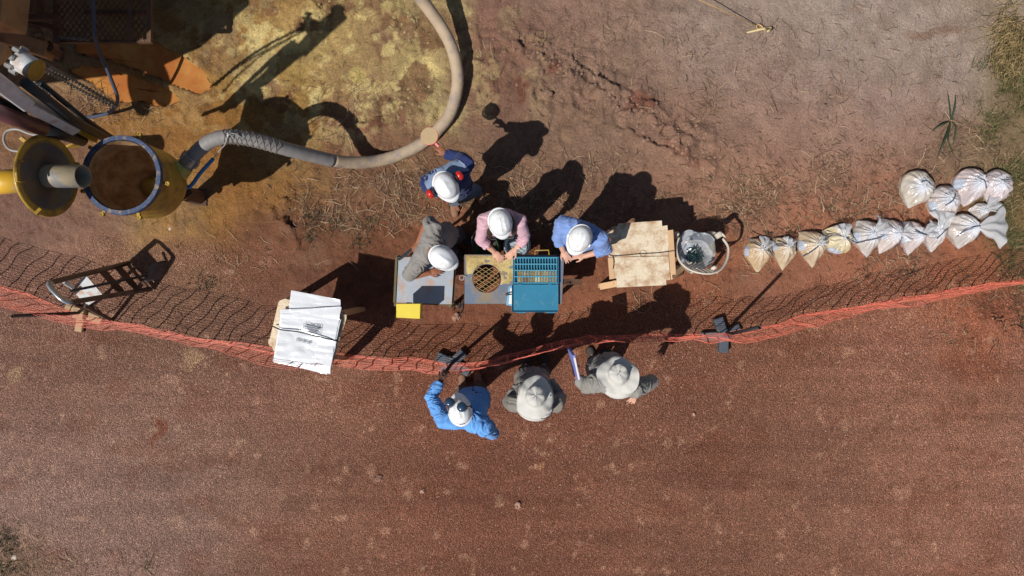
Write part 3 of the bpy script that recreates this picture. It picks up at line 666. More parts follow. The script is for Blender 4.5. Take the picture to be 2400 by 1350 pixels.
mb = MB(); hl = lc + Vector((-.05, 0, 0)); hc = P(52, 402, 2.4)
hx = P(36, 380, 2.42); mb.tube([P(54, 377, 2.4), P(36, 380, 2.45), P(40, 425, 2.45), P(58, 426, 2.4)], 0.011, 8); obj('handle', mb, yel, lid, True)
for s_ in ((60, 332), (96, 490)):
    mb = MB(); mb.bar(P(*s_, 2.3), P(s_[0] - 12, s_[1] + (-10 if s_[1] < 400 else 12), 2.32), .03, .03); obj('catch', mb, yel, lid)
mb = MB(); mb.box((cc + lc) / 2 + Vector((-.12, 0, -.16)), (.12, .16, .05)); mb.tube([cc + Vector((-R - .05, -.12, .02)), cc + Vector((-R - .05, .12, .02))], .02, 8); obj('hinge', mb, yel, cyc)
# inlet elbow and coupling
mb = MB(); ib = P(402, 420, 1.1); ie = P(432, 384, 1.2)
mb.tube([P(352, 440, 1.05), P(398, 432, 1.14), P(412, 414, 1.2), P(432, 388, 1.23)], [.115, .11, .10, .095], 20); obj('inlet_pipe', mb, mat('pale_yellow_pipe', S(206, 182, 88), .5, .12, 9, .2, col2=S(160, 132, 70), mixlo=.5, mixhi=.66), cyc, True)
mb = MB(); mb.box(P(408, 452, .8), (.34, .24, .02), (.8, .55, 0)); base_ = obj('mount_plate', mb, rust, cyc)
for q in ((425, 437), (402, 462), (435, 452), (392, 476)):
    mb = MB(); mb.lathe(P(*q, .812), [(0, .018), (.016, .018), (.016, 0)], seg=6); obj('bolt', mb, rust, base_)
mb = MB(); mb.bar(P(350, 482, .75), P(392, 470, .75), .05, .04); mb.bar(P(362, 492, .72), P(375, 500, .72), .05, .05); mb.bar(P(352, 488, .7), P(400, 478, .7), .02, .02); obj('gate_latch', mb, galv, cyc)
mb = MB(); 
mb.tube([cc + Vector((0, 0, -1.15)), Vector((cc.x, cc.y, 0))], .09, 12); mb.box((cc.x, cc.y, .02), (.2, .2, .03))
obj('stand', mb, rust, cyc)
mb = MB(); mb.tube([P(-60, 432, 1.3), P(80, 421, 1.25)], .125, 20); obj('yellow_pipe', mb, mat('bright_yellow_pipe', S(214, 168, 48), .45, .12, 7, .1, col2=S(196, 170, 150), mixlo=.48, mixhi=.66, m2scale=3, coat=.2), cyc, True)

# delivery hose
hose = thing('delivery_hose', 'fat dusty grey hose curving from the yellow drum across the clay', 'hose', P(1005, 325, 0))
HP = [(300,-420,.10),(480,-360,.10),(660,-290,.12),(800,-200,.3),(900,-105,.55),(965,-30,.62),(1000,15,.5),(1035,65,.36),(1060,115,.27),(1072,170,.2),(1070,215,.16),(1055,265,.12),(1030,300,.10),(1005,325,.09),(960,352,.09),(900,374,.13),(840,381,.28),(780,376,.5),(720,362,.75),(670,349,.95),(620,334,1.12),(570,323,1.22),(530,321,1.27),(495,330,1.28),(468,350,1.26),(446,374,1.22)]
pts = spline([P(*q) for q in HP], 8); nH = len(pts); cut = nH - 65
mb = MB(); mb.tube(pts[:cut + 1], [.0712 + .0012 * math.sin(k * 2.4) + .001 * math.sin(k * .7) for k in range(cut + 1)], 20); obj('hose', mb, hosem, hose, True)
mb = MB(); mb.tube(pts[cut:], [.074 + .0015 * math.sin(k * 2.2) for k in range(nH - cut)], 20); obj('reinforced_end', mb, hoseg, hose, True)
sock = pts[nH - 46:nH - 23]; mb = MB()
for w_ in range(4):
    for sg in (-1, 1):
        path = []
        for k, p_ in enumerate(sock):
            d_ = (sock[min(k + 1, len(sock) - 1)] - sock[max(k - 1, 0)]).normalized(); a_, b_, _ = frame(d_); t = sg * k * .75 + w_ * math.pi / 2
            path.append(p_ + (a_ * math.cos(t) + b_ * math.sin(t)) * .08)
        mb.tube(path, .004, 4)
obj('wire_sock', mb, mat('dark_wire', S(112, 106, 98), .5), hose, True)
mb = MB(); e0 = pts[-1]; ed = (pts[-1] - pts[-3]).normalized()
mb.tube([e0 - ed * .05, e0 + ed * .10], .080, 16)
for t in np.linspace(0, 2 * math.pi, 6, endpoint=False):
    a_, b_, _ = frame(ed); q = e0 + (a_ * math.cos(t) + b_ * math.sin(t)) * .085; mb.bar(q - ed * .03, q + ed * .03, .035, .035); mb.tube([q + ed * .04, q + ed * .15], .006, 5)
obj('clamp_coupling', mb, steel, hose)
mb = MB(); mb.tube(spline([P(418, 432, 1.1), P(438, 440, 1.05), P(452, 430, 1.05), P(470, 405, 1.1), P(500, 372, 1.15)], 6), .02, 8); obj('safety_rope', mb, bluerope, hose, True)
mb = MB(); mb.tube(spline([P(500, 372, 1.15), P(515, 352, 1.2), P(528, 338, 1.3), P(534, 318, 1.37), P(540, 312, 1.36), P(560, 318, 1.32), P(600, 345, 1.15), P(650, 345, 1.08)], 6), .006, 5)
mb.tube(spline([P(532, 312, 1.37), P(545, 320, 1.34), P(560, 342, 1.2)], 5), .006, 5); obj('tie_wire', mb, silver, hose, True)

# ------------------------------------------------------------------ barrier mesh
GL = [(-330,545),(-160,608),(0,669),(95,701),(166,727),(261,751),(355,765),(474,787),(640,806),(780,824),(900,838),(1040,853),(1066,854),(1110,850),(1157,843),(1240,818),(1347,797),(1453,789),(1573,783),(1687,783),(1767,770),(1900,735),(2054,709),(2208,683),(2398,654),(2560,630),(2700,608)]
gp = spline([P(*q, 0) for q in GL], 10)
L_ = [0]
for a_, b_ in zip(gp, gp[1:]): L_.append(L_[-1] + (b_ - a_).length)
def along(s_):
    i_ = int(np.searchsorted(L_, s_, 'right')) - 1; i_ = max(0, min(i_, len(gp) - 2))
    return gp[i_].lerp(gp[i_ + 1], (s_ - L_[i_]) / (L_[i_ + 1] - L_[i_])), (gp[i_ + 1] - gp[i_]).normalized()
def arc_of(p): 
    return L_[min(range(len(gp)), key=lambda k: (gp[k] - p).length)]
POSTS = [arc_of(P(q[0], q[1])) for q in ((-330, 545), (195, 734), (1060, 853), (1690, 783), (2700, 608))]
BUL = arc_of(P(706, 815))
def net_pt(s_, t):
    """t 0 at the ground, 1 at the top"""
    p, d = along(s_); n = Vector((-d.y, d.x, 0))
    dist = min(abs(s_ - q) for q in POSTS); sag = 0.10 * min(1, dist / 1.2)
    h = (0.98 - sag) * t + 0.015
    lean = 0.035 * float(fbm(s_ * 0.9, t * 1.3, 2, 61)) + 0.05 * t * float(fbm(s_ * 0.35, 2.2, 2, 63)) + (-0.03 if t < .1 else 0)
    bul = math.exp(-((s_ - BUL) / .5) ** 2); lean -= .10 * bul * t; h += .22 * bul * t
    lean += .05 * float(vnoise(s_ * 5, t * 3, None, 67)) * .5
    droop = 0.02 * float(fbm(s_ * 1.7, t * 4, 2, 65))
    return p + n * lean + Vector((0, 0, max(0.01, h + droop)))
mb = MB(); step = 0.17; rows = 20; n_ = int(L_[-1] / step); jit = [random.uniform(-.025, .025) for _ in range(n_ + 2)]; gridp = [[net_pt(max(0, i_ * step + jit[i_] + .02 * math.sin(j * .5 + i_ * 1.7)), j / (rows - 1)) for j in range(rows)] for i_ in range(n_ + 1)]
def ribbon(mb, a, b, wa, wb, side, t=0.0022):
    """thin flat strand with real thickness"""
    d = (b - a); 
    if d.length < 1e-6: return
    d.normalize(); s_ = (Vector(side) - d * Vector(side).dot(d)); s_.normalize(); n = d.cross(s_)
    vs = []
    for p, w in ((a, wa), (b, wb)): vs += [p - s_ * w - n * t, p + s_ * w - n * t, p + s_ * w + n * t, p - s_ * w + n * t]
    mb.add(vs, [(0, 1, 5, 4), (1, 2, 6, 5), (2, 3, 7, 6), (3, 0, 4, 7)])
for i_ in range(n_ + 1):
    d = along(i_ * step)[1]
    for j in range(rows - 1):
        a_, b_ = gridp[i_][j], gridp[i_][j + 1]; m_ = (a_ + b_) / 2
        ribbon(mb, a_, m_, .011, .0035, d, .0012); ribbon(mb, m_, b_, .0035, .011, d, .0012)
    if i_ < n_:
        for j in range(rows):
            a_, b_ = gridp[i_][j], gridp[i_ + 1][j]; m_ = (a_ + b_) / 2 + Vector((0, 0, random.uniform(-.006, .003))) + Vector((-d.y, d.x, 0)) * random.uniform(-.008, .008)
            w = .003 if j in (0, rows - 1) else .0020
            ribbon(mb, a_, m_, w * 1.2, w * .9, (0, 0, 1), .0013); ribbon(mb, m_, b_, w * .9, w * 1.2, (0, 0, 1), .0013)
netm = mat('orange_mesh_plastic', S(232, 120, 98), 0.5, 0.1, 6)
one('barrier_mesh', mb, netm, 'orange plastic barrier mesh fence strung across the red track', 'barrier mesh', P(1060, 853, 0))

def post(label, base_px, top_w, feet, m_foot, m_tube, r=.02):
    b_ = P(*base_px, 0); root = thing('fence_post', label, 'fence post', b_, 'posts of the orange barrier')
    m = MB(); m.lathe(b_ + Vector((0, 0, .03)), [(0.0, .0), (.0, .0), (r * .8, .0), (r * .8, 1.2), (r, 1.2), (r, 0)], Vector(top_w) - b_, 14)
    m = MB(); d_ = (Vector(top_w) - b_); m.lathe(b_ + Vector((0, 0, .02)), [(r * .75, 0), (r * .75, d_.length), (r, d_.length), (r, 0)], d_, 14); obj('tube', m, m_tube, root, True)
    for (fx, fy, w, l, h) in feet:
        c_ = P(fx, fy, .04); dd = (c_ - b_); dd.z = 0; dd.normalize()
        m = MB(); m.bevbox(Vector((c_.x, c_.y, h / 2 + .004)), (l, w, h), .008, dd); obj('foot', m, m_foot, root)
    m = MB(); m.bevbox(b_ + Vector((0, 0, .06)), (.13, .13, .11), .008, dd); obj('socket', m, m_foot, root)
    return root
rub = mat('grey_rubber_foot', S(74, 82, 94), 0.7, 0.15, 10, .2, 50, col2=S(104, 96, 90), mixlo=.5, mixhi=.68)
woodft = mat('pale_timber_foot', S(176, 146, 112), 0.8, 0.15, 12, .3, 60)
ptube = mat('black_tube', S(44, 42, 42), 0.5, 0.15, 12, .1)
post('black post on grey block feet held by the worker in bright blue', (1060, 850), P(1040, 878, 1.2), [(1042, 842, .11, .2, .1), (1073, 838, .11, .2, .1), (1044, 864, .1, .14, .07), (1086, 866, .1, .16, .07)], rub, ptube)
post('leaning black post on dark rubber cross right of the hat wearers', (1692, 786), P(1779, 767, 1.2), [(1687, 764, .11, .2, .1), (1694, 806, .11, .2, .1), (1664, 788, .1, .2, .07), (1716, 776, .1, .2, .07)], rub, ptube)
post('brown post on pale timber blocks beside the tubular steel stand', (196, 733), P(32, 741, 1.25), [(172, 724, .09, .2, .05), (216, 744, .1, .24, .05), (187, 758, .09, .2, .05)], woodft, mat('brown_tube', S(74, 60, 54), .5, .15, 12, .1))

# ------------------------------------------------------------------ hand truck and shovel
ht = thing('steel_stand', 'upright tubular steel stand with rounded silver top and dusty plate', 'stand', P(330, 650, 0))
frm = mat('hand_truck_steel', S(112, 98, 90), 0.4, 0.15, 9, .15, 50, metal=.3, col2=S(84, 66, 56), mixlo=.48, mixhi=.64)
b1, b2 = P(303, 616, .03), P(354, 677, .03); t1, t2 = P(112, 664, 1.12), P(158, 710, 1.12)
def U(u, w): return b1.lerp(t1, w).lerp(b2.lerp(t2, w), u)
ringp = [U(0, w) for w in (0, .3, .6, .85, .93)] + [U(.03, .975), U(.12, 1.0), U(.3, 1.01), U(.5, 1.01), U(.7, 1.01), U(.88, 1.0), U(.97, .975)] + [U(1, w) for w in (.93, .85, .6, .3, 0)]
mb = MB(); mb.tube(ringp, [(.017, .032)] * len(ringp), 12, ref=(b1 - t1).cross(b2 - b1)); obj('rail', mb, frm, ht, True)
mb = MB(); topp = [U(.005, .955), U(.03, .98), U(.12, 1.004), U(.3, 1.014), U(.5, 1.014), U(.7, 1.014), U(.88, 1.004), U(.97, .98), U(.995, .955)]
mb.tube(topp, [(.019, .035)] * len(topp), 12, ref=(b1 - t1).cross(b2 - b1)); obj('handle', mb, mat('bright_tube', S(188, 196, 204), .3, .1, 12, metal=.6), ht, True)
for w in (.37, .17):
    mb = MB(); mb.bar(U(.02, w), U(.98, w), .10, .012, (t1 - b1).cross(b2 - b1)); obj('cross_plate', mb, rust, ht)
mb = MB(); mb.bar(U(0, .03), U(1, .03), .03, .03); obj('axle', mb, rust, ht)
pl = [P(201, 645, .66), P(242, 693, .66), P(206, 716, .64), P(166, 679, .64)]
mb = MB(); mb.prism(pl[::-1], .012); plate_m = mat('scuffed_white_plate', S(186, 190, 192), .55, .1, 20, .1, col2=S(176, 142, 118), mixlo=.5, mixhi=.6, m2scale=9); obj('plate', mb, plate_m, ht)
mb = MB(); mb.bar(P(199, 717, .63), P(262, 751, .0), .03, .04); mb.bar(P(222, 716, .55), P(241, 738, .2), .018, .018); obj('prop_leg', mb, frm, ht)
mb = MB(); mb.bar(P(148, 660, .9), P(172, 676, .66), .04, .03); obj('hook', mb, plate_m, ht)
sh = thing('shovel', 'black shovel leaning against the tubular steel stand', 'shovel', P(365, 635, 0))
shm = mat('black_shovel', S(42, 42, 46), .45, .2, 14, .1)
mb = MB(); mb.tube([P(166, 682, .97), P(345, 645, .25)], .015, 10, round_ends=True); obj('shaft', mb, shm, sh, True)
bl0, bl1 = P(343, 643, .26), P(385, 630, .04); bd = (bl1 - bl0); sx = Vector((0.25, .97, .0)).normalized()
def blade(u, v):
    w = .085 + .03 * math.sin(min(1, v * 1.5) * 1.57) - .05 * max(0, v - .7); q = (u - .5) * 2
    return bl0 + bd * v + sx * q * w + Vector((0, 0, .02 * q * q)) + Vector((.012 * (1 - q * q), 0, 0))
mb = MB(); mb.grid(blade, 8, 8); bo = obj('blade', mb, mat('grey_blade', S(92, 92, 96), .45, .2, 18, .15, metal=.3, col2=S(60, 54, 50), mixlo=.45, mixhi=.6), sh, True); so = bo.modifiers.new('s', 'SOLIDIFY'); so.thickness = .004
# ------------------------------------------------------------------ tables
grey_top = mat('pale_grey_steel_top', S(158, 166, 176), .5, .08, 9, .08, 40, col2=S(178, 138, 108), mixlo=.53, mixhi=.68, m2scale=8)
dkframe = mat('olive_frame', S(96, 84, 54), .6, .15, 12, .1)
ta = thing('steel_table', 'grey steel table the man in grey leans his elbow on', 'table', P(995, 655, 0)); zt = .78
q = [P(934, 602, zt), P(1066, 600, zt), P(1059, 713, zt), P(928, 709, zt)]
mb = MB(); mb.prism(q[::-1], .03); obj('table_top', mb, grey_top, ta, bevel=.004)
mb = MB(); 
for a_, b_ in zip(q, q[1:] + q[:1]): mb.bar(a_ - Vector((0, 0, .05)), b_ - Vector((0, 0, .05)), .03, .04)
mb.bar(P(930, 603, zt - .01), P(925, 709, zt - .01), .025, .05); obj('table_frame', mb, dkframe, ta)
for (sx, sy) in ((932, 602), (1063, 604), (1054, 716), (927, 714)):
    mb = MB(); t_ = P(sx, sy, zt - .04); f_ = Vector((t_.x, t_.y, 0)); mb.bar(t_, f_, .035, .035); mb.box(f_ + Vector((0, 0, .01)), (.06, .06, .02)); obj('leg', mb, dkframe, ta)
mb = MB(); mb.tube([P(935, 608, zt + .02), P(978, 574, zt + .16)], .016, 8); obj('strap', mb, rubber, ta)

yb = thing('instrument_box', 'bright yellow steel box on a stand beside the grey table', 'box', P(957, 720, 0))
ycase = mat('bright_yellow_case', S(224, 200, 60), .5, .07, 10, .05, col2=S(180, 150, 50), mixlo=.6, mixhi=.7, m2scale=12)
q = [P(929, 712, 1.18), P(985, 712, 1.18), P(984, 747, 1.18), P(929, 744, 1.18)]
mb = MB(); mb.prism([v - Vector((0, 0, .025)) for v in q[::-1]], .16); obj('case', mb, ycase, yb, bevel=.006)
mb = MB(); mb.prism([(v - (q[0] + q[2]) / 2) * 1.015 + (q[0] + q[2]) / 2 for v in q[::-1]], .023); obj('box_lid', mb, ycase, yb, bevel=.005)
cb = (q[0] + q[2]) / 2; mb = MB(); mb.bar((cb.x - .06, cb.y, 1.0), (cb.x - .06, cb.y, 0), .025, .025); mb.box((cb.x - .06, cb.y, .012), (.1, .1, .02)); obj('stand', mb, dkframe, yb)
mb = MB(); mb.box(cb + Vector((.0, .155 / 2 + .008, -.08)), (.06, .012, .03)); obj('clasp', mb, steel, yb)

tb = thing('sieving_table', 'worn blue steel table with round mesh covered hole', 'table', P(1205, 655, 0)); zb = .85
ptop = mat('worn_blue_steel_top', S(98, 112, 132), .6, .12, 8, .2, 40, col2=S(134, 118, 96), mixlo=.42, mixhi=.62, m2scale=5)
x0, x1, y0, y1 = P(1089, 0, zb).x, P(1303, 0, zb).x, P(0, 712, zb).y, P(0, 597, zb).y
hc = P(1140.5, 653, zb); hr = 33.5 * (CAM_H - zb) / FPX
nseg = 64; vs = []; fs = []
for k in range(nseg):
    t = 2 * math.pi * k / nseg; c_, s_ = math.cos(t), math.sin(t)
    kx = ((x1 - hc.x) / c_ if c_ > 1e-6 else (x0 - hc.x) / c_ if c_ < -1e-6 else 1e9); ky = ((y1 - hc.y) / s_ if s_ > 1e-6 else (y0 - hc.y) / s_ if s_ < -1e-6 else 1e9)
    k_ = min(kx, ky); vs += [hc + Vector((c_ * hr, s_ * hr, 0)), Vector((hc.x + c_ * k_, hc.y + s_ * k_, zb))]
corn = [Vector((x1, y1, zb)), Vector((x0, y1, zb)), Vector((x0, y0, zb)), Vector((x1, y0, zb))]; ci = len(vs); vs += corn
for k in range(nseg):
    a_, b_ = 2 * k, 2 * ((k + 1) % nseg); fs.append((a_, a_ + 1, b_ + 1, b_))
    pa, pb = vs[a_ + 1], vs[b_ + 1]
    if abs(pa.x - pb.x) > 1e-6 and abs(pa.y - pb.y) > 1e-6:
        for m_, cq in enumerate(corn):
            if (abs(pa.x - cq.x) < 1e-6 or abs(pb.x - cq.x) < 1e-6) and (abs(pa.y - cq.y) < 1e-6 or abs(pb.y - cq.y) < 1e-6): fs.append((a_ + 1, ci + m_, b_ + 1))
mb = MB(); mb.add(vs, fs); o = obj('table_top', mb, ptop, tb); so = o.modifiers.new('s', 'SOLIDIFY'); so.thickness = .006; so.offset = -1
dust = mat('yellow_drill_dust', S(198, 178, 122), .95, .18, 40, .9, 120, col2=S(170, 142, 84), mixlo=.42, mixhi=.62, m2scale=9)
def dustpile(u, v):
    pxx = 1092 + u * 112; pyy = 599 + v * (72 - 18 * (u < .25))
    p = P(pxx, pyy, zb); h = .006 + .014 * math.exp(-((u - .18) / .2) ** 2 - ((v - .28) / .3) ** 2) + .003 * float(fbm(u * 9, v * 9, 3, 401))
    if (p - hc).length < hr + .006: d_ = (p - hc); d_.normalize(); p = hc + d_ * (hr + .006); h *= .3
    e_ = min(u, 1 - u, v, 1 - v) * 10; h = h * min(1, e_) - .001
    n_ = float(fbm(u * 5 + 3, v * 5, 3, 411)); p.z = zb + (h if n_ > -.36 * (1 + v * -.6) else -.002); return p
mb = MB(); mb.grid(dustpile, 70, 48); mb.f = [q_ for q_ in mb.f if sum(1 for i_ in q_ if (Vector(mb.v[i_][:2] + (0,)) - Vector((hc.x, hc.y, 0))).length > hr + .0065) >= 1 and max(mb.v[i_][2] for i_ in q_) > zb]; dp = obj('drill_dust', mb, dust, tb, True); dp['kind'] = 'stuff'
mb = MB(); expanded(mb, hc.x - hr, hc.x + hr, hc.y - hr, hc.y + hr, zb - .012, .072, .046, .0032, lambda a, c: (a - hc.x) ** 2 + (c - hc.y) ** 2 < (hr * 1.03) ** 2, .006); obj('hole_grating', mb, mat('sandy_grate', S(190, 164, 108), .7, .1), tb)
mb = MB(); mb.bar(P(1316, 601, zb - .01), P(1311, 713, zb - .01), .055, .03); obj('end_rail', mb, ptop, tb, bevel=.003)
mb = MB(); mb.bar(P(1089, 600, zb - .03), P(1312, 600, zb - .03), .03, .045); mb.bar(P(1089, 710, zb - .03), P(1312, 710, zb - .03), .03, .045); mb.bar(P(1091, 600, zb - .035), P(1091, 710, zb - .035), .03, .045); obj('table_frame', mb, rust, tb)
for (sx, sy) in ((1093, 604), (1308, 604), (1306, 706), (1093, 706)):
    mb = MB(); t_ = P(sx, sy, zb - .06); mb.bar(t_, (t_.x, t_.y, 0), .04, .04); obj('leg', mb, rust, tb)
mb = MB(); mb.lathe(P(1082, 651, zb), [(.022, -.004), (.03, -.004), (.03, .004), (.022, .004)], close=True, seg=16); mb.tube([P(1086, 646, zb + .01), P(1092, 648, zb + .01)], .008, 6); obj('ring_latch', mb, steel, tb)
mb = MB(); mb.bar(P(1318, 660, zb - .03), P(1362, 661, zb - .08), .06, .03); mb.bar(P(1320, 668, zb - .02), P(1335, 664, zb - .02), .02, .03); obj('drop_arm', mb, rust, tb)
mb = MB(); mb.tube([P(1254, 597, zb + .02), P(1254, 587, zb + .03), P(1286, 586, zb + .03), P(1287, 597, zb + .02)], .008, 8); obj('pull_handle', mb, yel, tb, True)

# chip tray case
teal = mat('teal_plastic', S(46, 122, 154), .38, .07, 6, 0.03, 40, coat=.15, col2=S(104, 142, 148), mixlo=.55, mixhi=.85, m2scale=11)
case = thing('chip_tray_case', 'open teal plastic chip tray case with rock cuttings in rows', 'tray case', P(1255, 665, zb) )
zc = zb + .055; X0, X1 = P(1203, 0, zc).x, P(1308, 0, zc).x; Yt, Yb = P(0, 603, zc).y, P(0, 664.5, zc).y
mb = MB(); mb.box(((X0 + X1) / 2, (Yt + Yb) / 2, zb + .008), (X1 - X0, Yt - Yb, .008))
for yy in (Yt, Yb): mb.box(((X0 + X1) / 2, yy, zb + .03), (X1 - X0 + .012, .008, .052))
for xx in (X0, X1): mb.box((xx, (Yt + Yb) / 2, zb + .0298), (.008, Yt - Yb - .009, .052))
obj('tray', mb, teal, case)
NC, NR = 15, 4; cw = (X1 - X0 - .03) / NC; ch = (Yt - Yb - .012) / NR
mb = MB()
for r_ in range(NR + 1): mb.box(((X0 + X1) / 2, Yt - .006 - r_ * ch, zb + .031), (X1 - X0 - .02, .010, .044))
for r_ in range(NR):
    for c_ in range(NC + 1): mb.box((X0 + .015 + c_ * cw, Yt - .006 - (r_ + .5) * ch, zb + .0305), (.0055, ch - .0105, .043))
obj('divider_grid', mb, mat('light_teal_plastic', S(84, 158, 182), .4, .05, 6), case)
cm = [mat('cuttings_' + n_, S(*c), .9, .25, 90, .8, 220) for n_, c in (('ochre', (176, 130, 58)), ('tan', (196, 160, 104)), ('cream', (214, 200, 160)), ('grey', (156, 140, 116)), ('brown', (148, 96, 48)))]
for r_, seq in ((2, [0,0,1,3,0,0,1,1,0,1,1,3,3,3]), (3, [1,0,4,4,0,0,2,2,1,1,1,3,3,3])):
    for k, s_ in enumerate(seq):
        cx_ = X0 + .015 + (k + 1.5) * cw; cy_ = Yt - .006 - (r_ + .5) * ch; mb = MB(); ww, hh = cw - .006, ch - .011
        def lump(u, v): 
            e_ = min(u, 1 - u, v, 1 - v); return Vector((cx_ + (u - .5) * ww, cy_ + (v - .5) * hh, zb + .036 + .006 * min(1, e_ * 5) + random.uniform(-.003, .003)))
        mb.grid(lump, 4, 6); obj('rock_cuttings', mb, cm[s_], case)
lz = zb + .05; lx0, lx1, ly0, ly1 = P(1200, 0, lz).x, P(1308, 0, lz).x, P(0, 731, lz).y, P(0, 667.5, lz).y
mb = MB(); mb.box(((lx0 + lx1) / 2, (ly0 + ly1) / 2, lz - .03), (lx1 - lx0, ly1 - ly0, .006))
for yy in (ly0, ly1): mb.box(((lx0 + lx1) / 2, yy, lz - .018), (lx1 - lx0 + .006, .006, .034))
for xx in (lx0, lx1): mb.box((xx, (ly0 + ly1) / 2, lz - .0181), (.006, ly1 - ly0 - .007, .034))
lo = obj('lid', mb, teal, case, bevel=.002)
for xx in (1222, 1291):
    mb = MB(); mb.box(P(xx, 732.5, lz - .02), (.09, .012, .03)); obj('clip', mb, teal, lo)
    mb = MB(); mb.box(P(xx - 3, 665.8, zb + .05), (.03, .02, .012)); obj('hinge', mb, teal, case)
cb_ = thing('clipboard', 'pale blue clipboard with papers half under the teal lid', 'clipboard', P(1195, 695, zb))
mb = MB(); mb.prism([P(1203, 668, zb + .012), P(1192, 672, zb + .012), P(1186, 715, zb + .012), P(1204, 718, zb + .012)], .006); obj('board', mb, mat('pale_blue_board', S(120, 172, 206), .4, .05), cb_)
mb = MB(); mb.prism([P(1203, 674, zb + .016), P(1196, 676, zb + .016), P(1192, 712, zb + .016), P(1203, 714, zb + .016)], .003); obj('paper', mb, mat('paper', S(232, 226, 216), .7, .05), cb_)
mb = MB(); mb.tube([P(1184, 690, zb + .03), P(1200, 684, zb + .03)], .005, 6); mb.tube([P(1186, 692, zb + .03), P(1200, 690, zb + .03)], .004, 6); obj('clip', mb, rubber, cb_)

# wooden tables
ply = mat('dirty_plywood', S(220, 204, 178), .8, .14, 40, .25, 70, col2=S(172, 132, 96), mixlo=.44, mixhi=.68, m2scale=9)
pine = mat('clean_pine', S(206, 168, 128), .7, .07, 8, .1, 60)
tc = thing('plywood_table', 'dirty plywood table with stepped corners beside the plastic chair', 'table', P(1505, 598, 0)); zc_ = .75
out = [(1417,543),(1432,540),(1433,532),(1448,530),(1449,524),(1551,517),(1552,530),(1564,528),(1565,539.5),(1566,540.5),(1567,599),(1427,602),(1426,589),(1434,562)]
mb = MB(); mb.prism([P(a_, c_, zc_) for a_, c_ in out][::-1], .02); obj('board', mb, ply, tc)
out2 = [(1427,603.4),(1567,600.4),(1570,643),(1571,656),(1561,657),(1562,668),(1446,674),(1445,652),(1430,655)]
mb = MB(); mb.prism([P(a_, c_, zc_ - .001) for a_, c_ in out2][::-1], .02); obj('board', mb, ply, tc)
mb = MB(); mb.prism([P(a_, c_, zc_ + .004) for a_, c_ in [(1564.5,540),(1578,538),(1584.5,643),(1572,644.5)]][::-1], .03); obj('end_strip', mb, pine, tc, bevel=.003)
mb = MB(); mb.prism([P(a_, c_, zc_ + .004) for a_, c_ in [(1425,604),(1437,604),(1441,652),(1429,655)]][::-1], .03); obj('end_strip', mb, pine, tc, bevel=.003)
for (a_, c_, fx, fy) in ((1448, 662, 1410, 671), (1566, 648, 1592, 640), (1440, 540, 1425, 548), (1556, 535, 1545, 540)):
    mb = MB(); mb.bar(P(a_, c_, zc_ - .03), P(fx, fy, .0), .09, .045, (0, 1, 0)); obj('leg', mb, pine, tc)
mb = MB(); mb.bar(P(1448, 664, zc_ - .024), P(1408, 671.5, zc_ - .20), .07, .04); obj('stretcher', mb, pine, tc); mb = MB(); mb.bar(P(1572, 648, zc_ - .05), P(1606, 622, zc_ - .3), .07, .03); obj('stretcher', mb, pine, tc)
mb = MB(); mb.tube(spline([P(1426, 595, zc_ + .01), P(1436, 600, zc_ + .015), P(1470, 598, zc_ + .015), P(1500, 595, zc_ + .015), P(1540, 593, zc_ + .015), P(1580, 588, zc_ + .02)], 5), .0032, 6); mb.tube(spline([P(1436, 600, zc_ + .015), P(1439, 612, zc_ + .01), P(1437, 630, zc_ + .01)], 4), .0045, 6)
mb.lathe(P(1507, 594, zc_ + .008), [(.034, -.0012), (.0364, -.0012), (.0364, .0012), (.034, .0012)], close=True, seg=18)
one('elastic_cord', mb, mat('dark_cord', S(54, 52, 56), .6), 'dark elastic cord stretched over the stepped plywood table', 'cord', P(1500, 596, zc_))

td = thing('plywood_table', 'plywood table under the stack of clear plastic bags', 'table', P(735, 770, 0)); zd = .92
q = [(655,705),(668,700),(812,738),(812,746),(781,848),(776,842),(640,822),(637,808),(629,807)]
mb = MB(); mb.prism([P(a_, c_, zd) for a_, c_ in q][::-1], .02); obj('board', mb, ply, td)
mb = MB(); mb.bar(P(806, 742, zd - .05), P(778, 842, zd - .05), .02, .07); mb.bar(P(660, 706, zd - .05), P(806, 740, zd - .05), .02, .07); mb.bar(P(634, 808, zd - .05), P(776, 840, zd - .05), .02, .07); mb.bar(P(657, 708, zd - .05), P(634, 806, zd - .05), .02, .07); obj('apron', mb, pine, td)
for (a_, c_, fx, fy) in ((800, 735, 847, 724), (778, 836, 812, 842), (664, 712, 712, 688), (640, 800, 680, 792)):
    mb = MB(); mb.bar(P(a_, c_, zd - .03), P(fx, fy, .0), .10, .05, (0, 1, 0)); obj('leg', mb, pine, td)

